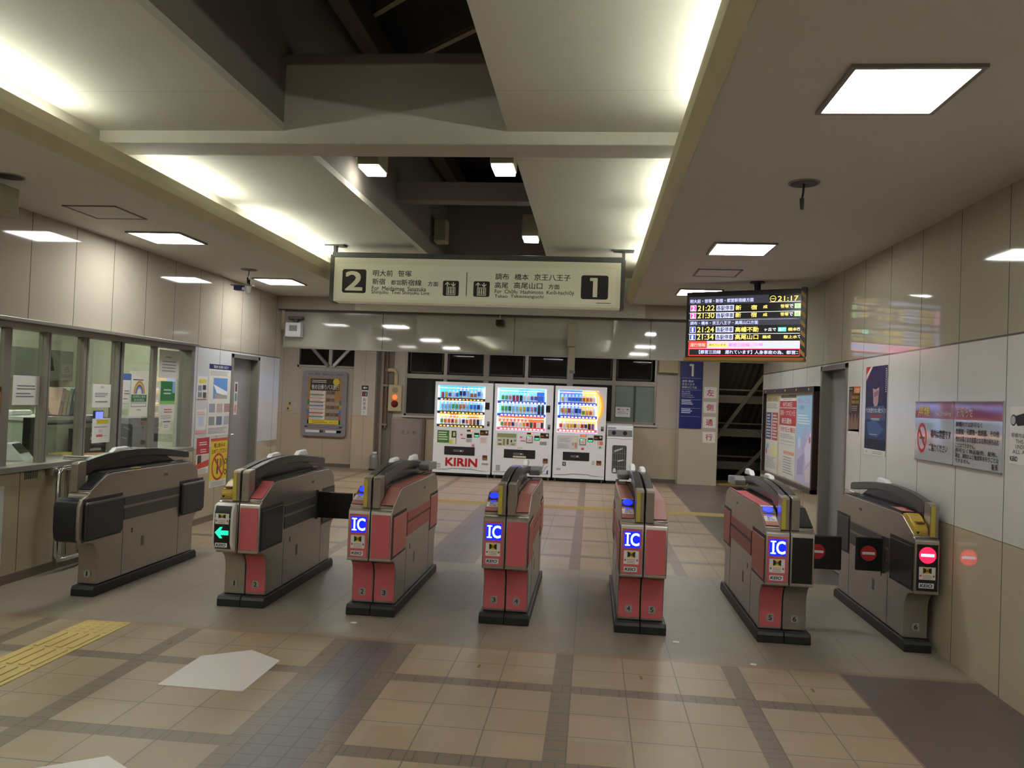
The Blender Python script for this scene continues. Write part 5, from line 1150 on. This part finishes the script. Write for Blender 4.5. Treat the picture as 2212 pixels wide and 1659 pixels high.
art(o, .475, .72, [('r', 0, 0, 1, .28, K('2a2350')), ('p', [(.0, .0), (.30, .0), (.02, .17), (0, .17)], K('b83a34')), ('p', [(.02, .09), (.24, .0), (.32, .0), (.02, .15)], K('d8d0cc')), ('p', [(.32, .20), (.70, .18), (.66, .36), (.56, .455), (.44, .455), (.32, .36)], K('b08c94')), ('p', [(.2, .12), (.8, .10), (.78, .22), (.5, .26), (.24, .24)], K('2a2348')), ('p', [(.2, .2), (.34, .2), (.40, .46), (.2, .46)], K('2c2a50')), ('p', [(.66, .2), (.85, .2), (.85, .46), (.60, .46)], K('2c2a50')), ('p', [(.40, .3), (.62, .27), (.60, .33), (.42, .35)], K('8a6a7c')), ('p', [(.1, .46), (.9, .44), (1, .62), (0, .6)], K('46587e')),
   ('r', 0, .60, 1, .92, K('2c4068')), ('p', [(.1, .64), (.5, .60), (.9, .7), (.6, .8), (.2, .78)], K('46608c')), ('r', 0, .82, 1, .935, K('20263c')), ('t', 'テロを許さない街づくり', .04, .47, .98, .525, PAPER, .015), ('r', .2, .545, .85, .57, K('a03a44')), ('b', .3, .58, .75, .61, PAPER, 2), ('b', .25, .76, .62, .775, PAPER, 1), ('b', .94, .03, .98, .30, PAPER, 12), ('r', 0, .935, 1, 1, PAPER), ('b', .05, .95, .2, .985, GL, 2), ('b', .4, .95, .9, .985, GL, 2)])
def nsign(y, label, items):
    o = sheet('station_rule_sign', label, 'sign', onR(y, 1.425), .585, .39, M('grey_acrylic_sign', (168, 170, 176), 0.05, 0, 0, 0.02, 8), None, .008)
    art(o, .585, .39, [('r', 0, 0, 1, .27, K('8e2a2c', 0.06))]+items, .008)
    MB().rect(-.2925, .195, .2925, .203, ALU, 0, .012).rect(-.2925, -.203, .2925, -.195, ALU, 0, .012).build('edge_trim', o)
nsign(5.515, 'grey no-smoking sign with red band and red prohibition ring on the right wall', [('t', '禁煙', .08, .06, .40, .23, K('d8c06a'), .03), ('t', 'No Smoking', .55, .14, .95, .24, PAPER), ('o', .20, .62, .10, .13, K('c03a30'), 0, 360, 1.35), ('p', [(.11, .50), (.14, .46), (.30, .74), (.27, .78)], K('c03a30')), ('r', .13, .60, .28, .64, K('7a5a4a')), ('t', '構内は禁煙です', .44, .46, .95, .60, INK, .022), ('t', 'ご協力ください', .40, .70, .88, .83, INK, .022)])
nsign(4.92, 'grey sign with red band and six lines of black text on the right wall', [('t', 'お知らせ', .06, .06, .42, .23, K('d8b8b0'), .02), ('t', '駅構内では許可なく', .05, .30, .62, .38, INK, .022), ('t', '危険物・可燃物・燃焼器、その他', .05, .41, .95, .50, INK, .022), ('t', '他のお客さまの迷惑となる物の持ち込む', .05, .53, .95, .62, INK, .022), ('t', 'ことはできません。', .05, .64, .48, .71, INK, .022), ('t', '許可なく物品販売、配布、', .05, .72, .92, .79, INK, .022), ('t', '募金、演説および勧誘等を行うことは', .05, .80, .95, .875, INK, .022), ('t', 'できません。', .05, .885, .38, .95, INK, .022), ('t', '駅長', .82, .90, .94, .98, INK, .022)])
o = sheet('camera_notice', 'white notice with a black camera picture at the right edge of the photo', 'notice', onR(4.38, 1.445), .36, .31)
art(o, .36, .31, [('p', [(.08, .18), (.55, .08), (.62, .30), (.22, .34)], INK), ('d', .10, .24, .085, INK, 1.0), ('d', .09, .24, .065, K('a8b0b8'), 1.0), ('t', '駅構内は監視カメラで', .06, .46, .96, .54, INK), ('t', 'THIS FACILITY IS', .18, .57, .96, .64, INK), ('t', 'UNDER VIDEO', .18, .66, .80, .73, INK), ('t', 'ALL ACTIVITY', .10, .75, .92, .82, INK), ('t', 'KEIO', .03, .87, .24, .95, INK, .04)])
t = thing('route_notice_board', 'dark framed notice board holding three tall posters on the right wall beyond the door', 'notice board', onR(9.37, 1.24))
f = MB(); fr = K('2a1c1a', 0.35)
for q in ((-1.18, -.545, 1.18, -.50), (-1.18, .49, 1.18, .545), (-1.18, -.545, -1.15, .545), (1.13, -.545, 1.18, .545)): f.rect(*q, fr, 0, .06)
f.build('frame', t, bevel=.003)
MB().rect(-1.15, -.50, 1.13, .49, K('c8b898'), 0, .02).build('backing', t)
for k in range(5): MB().cyl((-1.0+k*.5, .515, .06), (-1.0+k*.5, .515, .066), .012, K('d8c060')).build('pin', t)
def bposter(x, w_, label, items, m=PAPER):
    X = onR(9.37, 1.24) @ T3(x, -.01, .0205)
    o = sheet('poster', label, 'poster', X, w_, .95, m); art(o, w_, .95, items)
bposter(-.79, .66, 'leftmost white timetable poster on the dark framed board', [('r', 0, 0, 1, .08, K('c8b070')), ('t', '運転 情報', .1, .02, .9, .07, K('5a6a8a')), ('b', .02, .10, .95, .17, GL, 3), ('r', .02, .22, .45, .58, K('3a4a86')), ('r', .52, .22, .98, .58, K('b84a50')), ('b', .06, .24, .42, .56, PAPER, 8), ('b', .56, .24, .94, .56, PAPER, 8), ('r', .08, .64, .3, .70, SKY), ('r', .5, .64, .95, .78, K('e0dca0')), ('d', .1, .74, .06, K('c06a6a')), ('b', .04, .80, .96, .96, GL, 8)], K('d8d6d0'))
bposter(-.01, .76, 'middle white poster with large red blocks on the dark framed board', [('r', .05, 0, .98, .035, K('5a5450')), ('b', .2, .04, .8, .06, GL, 1), ('r', 0, .07, 1, .15, RED), ('t', '8月28日', .2, .085, .75, .14, PAPER, .02), ('r', 0, .16, 1, .37, RED), ('t', '調布・つつじヶ丘', .05, .18, .95, .25, PAPER, .02), ('t', '終日運休', .15, .28, .75, .35, PAPER, .03), ('t', '7月7日土曜日', .08, .39, .96, .45, RED, .02), ('b', .05, .47, .95, .53, GL, 3), ('r', .08, .56, .94, .565, K('8a6a6a')), ('r', .08, .60, .9, .605, K('8aa0a0')), ('r', .3, .68, .95, .72, K('d8a080')), ('r', .0, .85, .2, .87, K('d8d080')), ('b', .3, .74, .95, .96, GL, 7)])
bposter(.745, .70, 'rightmost pale blue and lilac poster on the dark framed board', [('p', [(0, 0), (1, 0), (1, .35), (0, .62)], K('9cc4e4')), ('p', [(0, .62), (1, .35), (1, 1), (0, 1)], K('c0b8dc')), ('t', '夏休みこども', .08, .05, .75, .10, K('b87aa0')), ('t', '入場料', .06, .12, .45, .17, K('6a8ab8')), ('b', .05, .22, .75, .34, K('d8e8f4'), 4), ('p', [(.3, .5), (.55, .33), (.6, .55), (.4, .7)], K('b0b4e0')), ('p', [(.5, .6), (.85, .4), (.9, .7), (.6, .8)], K('dcd4ec')), ('d', .2, .55, .09, K('c8d8f0')), ('p', [(.1, .75), (.5, .65), (.45, .9), (.1, .92)], K('a89cc8')), ('p', [(.55, .85), (.95, .72), (.95, .95), (.6, .97)], K('d8ccd8')), ('d', .78, .5, .05, K('c06a80'))], K('c4c8e4'))
# far wall
def onC(x, z): return onB(x, z, 0.0)
t = thing('bus_poster_case', 'grey wall case with colourful bus tour poster on the far left wall', 'poster case', onB(-5.49, 1.29, 0.004))
rbox(f := MB(), -.47, -.67, .47, .68, .06, M('case_grey', (132, 128, 136), 0.4), Matrix.Identity(4), 0, .06); f.build('case', t, bevel=.006)
MB().text('京王 高速・路線バス ご案内', -.36, .595, .36, .635, K('4a4650'), .061, .01).build('heading', t)
p = MB().rect(-.36, -.42, .36, .54, K('9a7a48'), .06, .002).build('poster_sheet', t)
mb = MB(); z = .062
mb.rect(-.31, .28, .31, .52, K('26241e'), z).text('秋の日帰りバス旅行', -.28, .30, .30, .40, PAPER, z+.0015, .02).bars(-.28, .43, .05, .50, 2, K('c8c4b0'), z+.001).disc(.24, .46, .07, K('c8b83a'), z+.001)
for k, c in enumerate(('c8c0b8', '6a8a5a', 'c4b8b0', '8a7060', '5a78b0', 'b8a0a0', 'b85a50', '4a8a6a')):
    y1 = .27-k*.075
    mb.rect(-.31, y1-.068, .02, y1, PAPER, z).rect(-.31, y1-.024, -.02, y1, K(c), z+.001).bars(-.30, y1-.064, .0, y1-.03, 2, GL, z+.001)
    for j in range(3 if k > 2 else 2): mb.rect(.04+j*.095, y1-.066, .125+j*.095, y1-.004, K(('6a5a58', '8a8a94', '54504e', '9a8a80')[(k+j*2) % 4]), z)
mb.rect(-.34, -.41, .34, -.33, K('d8c83a'), z).text('お申し込み', .12, -.395, .30, -.35, K('5a4a20'), z+.001).bars(-.25, -.40, .08, -.34, 2, K('8a7a30'), z+.001)
for x0, c in ((-.36, 'a88a4a'), (.32, 'a88a4a')):
    for k, c2 in enumerate(('b06a3a', '3a7a4a', 'a88a4a', '3f6ab0', 'b84a3a', '3a7a6a')): mb.rect(x0, .18-k*.1-.1, x0+.04, .18-k*.1, K(c2), z)
mb.build('printed_design', p)
mb = MB(); mb.rect(-.40, -.49, .40, -.455, K('3a3438'), .06).bars(-.33, -.482, .33, -.462, 1, K('b8b4b8'), .061, .6, 0).rect(-.38, -.59, -.08, -.54, PAPER, .06).rect(.05, -.59, .38, -.54, PAPER, .06).rect(-.08, -.59, .0, -.54, K('3a3438'), .06).rect(.28, -.59, .38, -.54, K('3a3438'), .06); mb.build('footer_labels', t)
t = thing('switch_plate', 'cream switch plate on the far left wall', 'switch', onB(-6.265, 1.23))
MB().rect(-.08, -.11, .08, .11, M('cream_plate', (176, 164, 128), 0.5), 0, .012).build('plate', t, bevel=.003); MB().rect(.005, .02, .035, .07, K('3a342a'), .012, .008).build('keyhole', t); MB().rect(-.03, -.08, .0, -.04, K('3a342a'), .012, .008).build('keyhole', t)
t = thing('toilet_sign', 'narrow vertical toilet sign with arrow on the far left column', 'sign', onB(-4.61, 1.40, .16))
MB().rect(-.07, .21, .07, .30, INK, 0, .004).poly([(-.05, .255), (-.005, .285), (-.005, .265), (.05, .265), (.05, .245), (-.005, .245), (-.005, .225)], PAPER, .004).build('arrow_plate', t)
mb = MB().rect(-.06, -.30, .06, .20, PAPER, 0, .004).rect(-.055, .08, .055, .18, INK, .004)
mb.rect(-.03, .095, -.01, .165, K('c04a4a'), .005).rect(.012, .095, .032, .165, K('a8a8b0'), .005)
for k, ch in enumerate('お手洗'): mb.text(ch, -.035, -.02-k*.085, .035, .05-k*.085, INK, .005, .01)
mb.bars(-.03, -.27, .03, -.22, 2, GL, .0045); mb.build('name_plate', t)
t = thing('alarm_light_box', 'cream box with a lit red lamp and conduit left of the vending machines', 'alarm', onB(-4.0, 1.47))
MB().rect(-.14, -.27, .14, .27, M('cream_plate', (176, 164, 128), 0.5), 0, .10).build('box', t, bevel=.01)
MB().cyl((0, .02, .10), (0, .02, .13), .05, K('ff4a20', 0.4, 2.6), .03, n=20).build('lit_lamp', t); MB().cyl((0, -.12, .10), (0, -.12, .14), .075, K('6a1418', 0.3), .04, n=20).build('lower_lamp', t); MB().cyl((0, .16, .10), (0, .16, .104), .06, K('8a8068'), n=20).build('sounder', t)
MB().tube([(0, .27, .05), (0, .50, .05), (-.03, .56, .05), (-.10, .57, .05), (-.22, .57, .05)], .045, M('cream_plate', (176, 164, 128), 0.5), 10).build('conduit', t, smooth=40)
t = thing('wall_pipes', 'two painted vertical pipes in the recess left of the vending machines', 'pipes', T3(-4.28, YB-.08, 0))
MB().cyl((0, 0, 0), (0, 0, 2.75), .035, M('pipe_beige', (132, 120, 106), 0.45)).build('pipe', t, smooth=40); MB().cyl((.09, .01, .85), (.09, .01, 2.75), .028, M('pipe_brown', (104, 82, 66), 0.45)).build('pipe', t, smooth=40)
for z in (.9, 1.7): MB().box(-.05, .13, -.02, .06, z, z+.04, STEEL_D).build('clamp', t)
t = thing('hydrant_cabinet', 'flat grey-brown hydrant cabinet door left of the vending machines', 'cabinet', onB(-3.72, .50, 0.004))
MB().rect(-.34, -.50, .34, .55, M('cabinet_taupe', (136, 124, 118), 0.45), 0, .05).build('body', t, bevel=.005); MB().rect(-.29, -.46, .27, .51, M('cabinet_taupe2', (142, 130, 124), 0.45), .05, .012).build('door', t, bevel=.004)
mb = MB()
for k, ch in enumerate('消火栓'): mb.text(ch, -.13+k*.12, .24, -.06+k*.12, .32, K('4a4040'), .0635)
mb.build('lettering', t); MB().rect(.30, -.5, .36, .56, K('6a5a50'), 0, .055).build('side_strip', t)
t = thing('fire_extinguisher', 'grey covered extinguisher standing in the recess by the pipes', 'extinguisher', T3(-4.33, YB-.28, 0))
MB().lathe([(.001, .02), (.085, .02), (.09, .05), (.09, .26), (.07, .31), (.03, .33), (.001, .335)], 0, 0, [K('5a5654')]+[M('grey_cylinder', (118, 116, 114), 0.4)]*5, 16).build('cylinder', t, smooth=40)
MB().box(-.03, .05, -.02, .02, .33, .37, PAPER).build('handle', t, bevel=.005); MB().cyl((0, 0, 0), (0, 0, .03), .11, BLACK).build('stand', t)
t = thing('platform_column_sign', 'tall dark blue sign with white numeral 1 on the far right column', 'sign', onB(1.935, 1.80, .12))
MB().rect(-.215, -.70, .215, .90, M('deep_blue_sign', (22, 34, 104), 0.4), 0, .02).build('panel', t)
mb = MB(); z = .021
mb.poly([(-.05, .56), (.035, .56), (.035, .32), (-.005, .32), (-.005, .52), (-.05, .52)], PAPER, z)
for y in (.28, .05, -.14, -.31, -.47): mb.rect(-.19, y, .19, y+.006, K('9aa4d0'), z)
mb.text('調布 橋本', -.18, .20, .04, .245, PAPER, z); mb.text('京王八王子', -.18, .14, .06, .185, PAPER, z); mb.text('高尾山口 方面', -.18, .08, .10, .125, PAPER, z)
for k, s in enumerate(('For Chōfu', 'Hashimoto', 'Keiō-hachiōji', 'Takaosanguchi')): mb.text(s, -.18, .005-k*.036, (-.02, -.02, .03, .06)[k], .03-k*.036, K('c8d0e8'), z)
for y in (-.24, -.41): mb.bars(-.18, y, .05, y+.10, 3, K('c8d0e8'), z, .5, .3)
mb.build('lettering', t)
for k, ch in enumerate('左側通行'):
    y1 = 1.922-k*.292
    o = tag(MB().rect(-.122, -.108, .122, .108, PAPER, 0, .003).build('keep_left_tile', X=onB(2.305, y1-.108, .12)), 'white square plate with one red character, %s of four on the right column' % ('topmost', 'second from top', 'third from top', 'lowest')[k], 'sign', 'keep-left plates on the right column')
    MB().text(ch, -.065, -.062, .065, .062, K('b01c28'), .0035, .02).build('character', o)
tag(MB().box(-.19, .19, -.18, 0, -.13, .13, M('cream_plate', (176, 164, 128), 0.5)).build('wall_box', X=T3(1.48, YB, 2.30), bevel=.01), 'beige box high on the far wall left of the blue column sign', 'box')
o = sheet('window_notice', 'white paper notice on the frosted far window pane above the recycling bin', 'notice', onB(.625, 1.365, .006), .29, .20)
art(o, .29, .20, [('r', .12, .16, .3, .3, INKG), ('r', .75, .16, .88, .3, INKG), ('t', 'お願い', .4, .18, .62, .32, INKG), ('b', .15, .42, .8, .7, GL, 3), ('d', .8, .65, .03, INK)])
# ------------------------------------------------------------------ things on the floor
ST = M('pale_floor_sticker', (200, 192, 190), 0.35, 0, 0, 0.04, 6)
pent = [(-.229, -.31), (.228, -.31), (.228, .17), (.0, .31), (-.231, .15)]
tag(MB().poly(pent, ST, 0, .003).build('floor_sticker', X=T3(-1.936, 4.18, 0)), 'large pale five-sided sheet stuck on the tiles in front of the second gate', 'floor sticker', 'five-sided floor sheets')
tag(MB().poly(pent, ST, 0, .003).build('floor_sticker', X=T3(-1.93, 2.785, 0)), 'pale five-sided sheet cut off by the bottom edge of the photo', 'floor sticker', 'five-sided floor sheets')
TAC = M('yellow_tactile_paving', (182, 160, 96), 0.6, 0, 0, 0.12, 7)
t = thing('tactile_guide_strip', 'yellow tactile paving strip running to the first gate on the left', 'tactile paving', T3(-3.045, 0, 0))
mb = MB()
for k in range(9):
    y1 = 4.57-k*.30; mb.box(-.15, .15, y1-.298, y1, 0, .004, TAC)
    for j in range(4): mb.box(-.12+j*.07, -.09+j*.07, y1-.28, y1-.02, .004, .009, TAC)
mb.build('bar_tiles', t)
mb = MB().box(-.15, .15, 4.57, 4.83, 0, .004, TAC)
for i in range(5):
    for j in range(5): mb.cyl((-.12+i*.06, 4.595+j*.053, .004), (-.12+i*.06, 4.595+j*.053, .009), .016, TAC, .010, 8)
mb.build('dot_tile', t)
t = thing('tactile_guide_strip', 'yellow tactile paving line crossing the hall beyond the gates', 'tactile paving', T3(0, 11.47, 0))
mb = MB().box(XL-3, 2.25, -.15, .15, 0, .004, TAC)
for j in range(4): mb.box(XL-3, 2.25, -.12+j*.07, -.09+j*.07, .004, .009, TAC)
mb.build('bar_tiles', t)
for k, (x, y, s, lb) in enumerate(((-1.53, 5.17, .022, 'small white paper scrap on the floor in front of the gate numbered 2 and 3'), (.60, 5.23, .024, 'small white paper scrap on the floor between the gates 4-5 and 5-6'), (1.02, 4.88, .020, 'small white paper scrap at the edge of the dark apron in front of gate 5'))):
    tag(MB().poly([(-s, -s*.6), (s*.8, -s*.8), (s, s*.5), (-s*.5, s*.8)], PAPER, 0, .003).build('paper_scrap', X=T3(x, y, 0)), lb, 'litter', 'paper scraps on the floor')
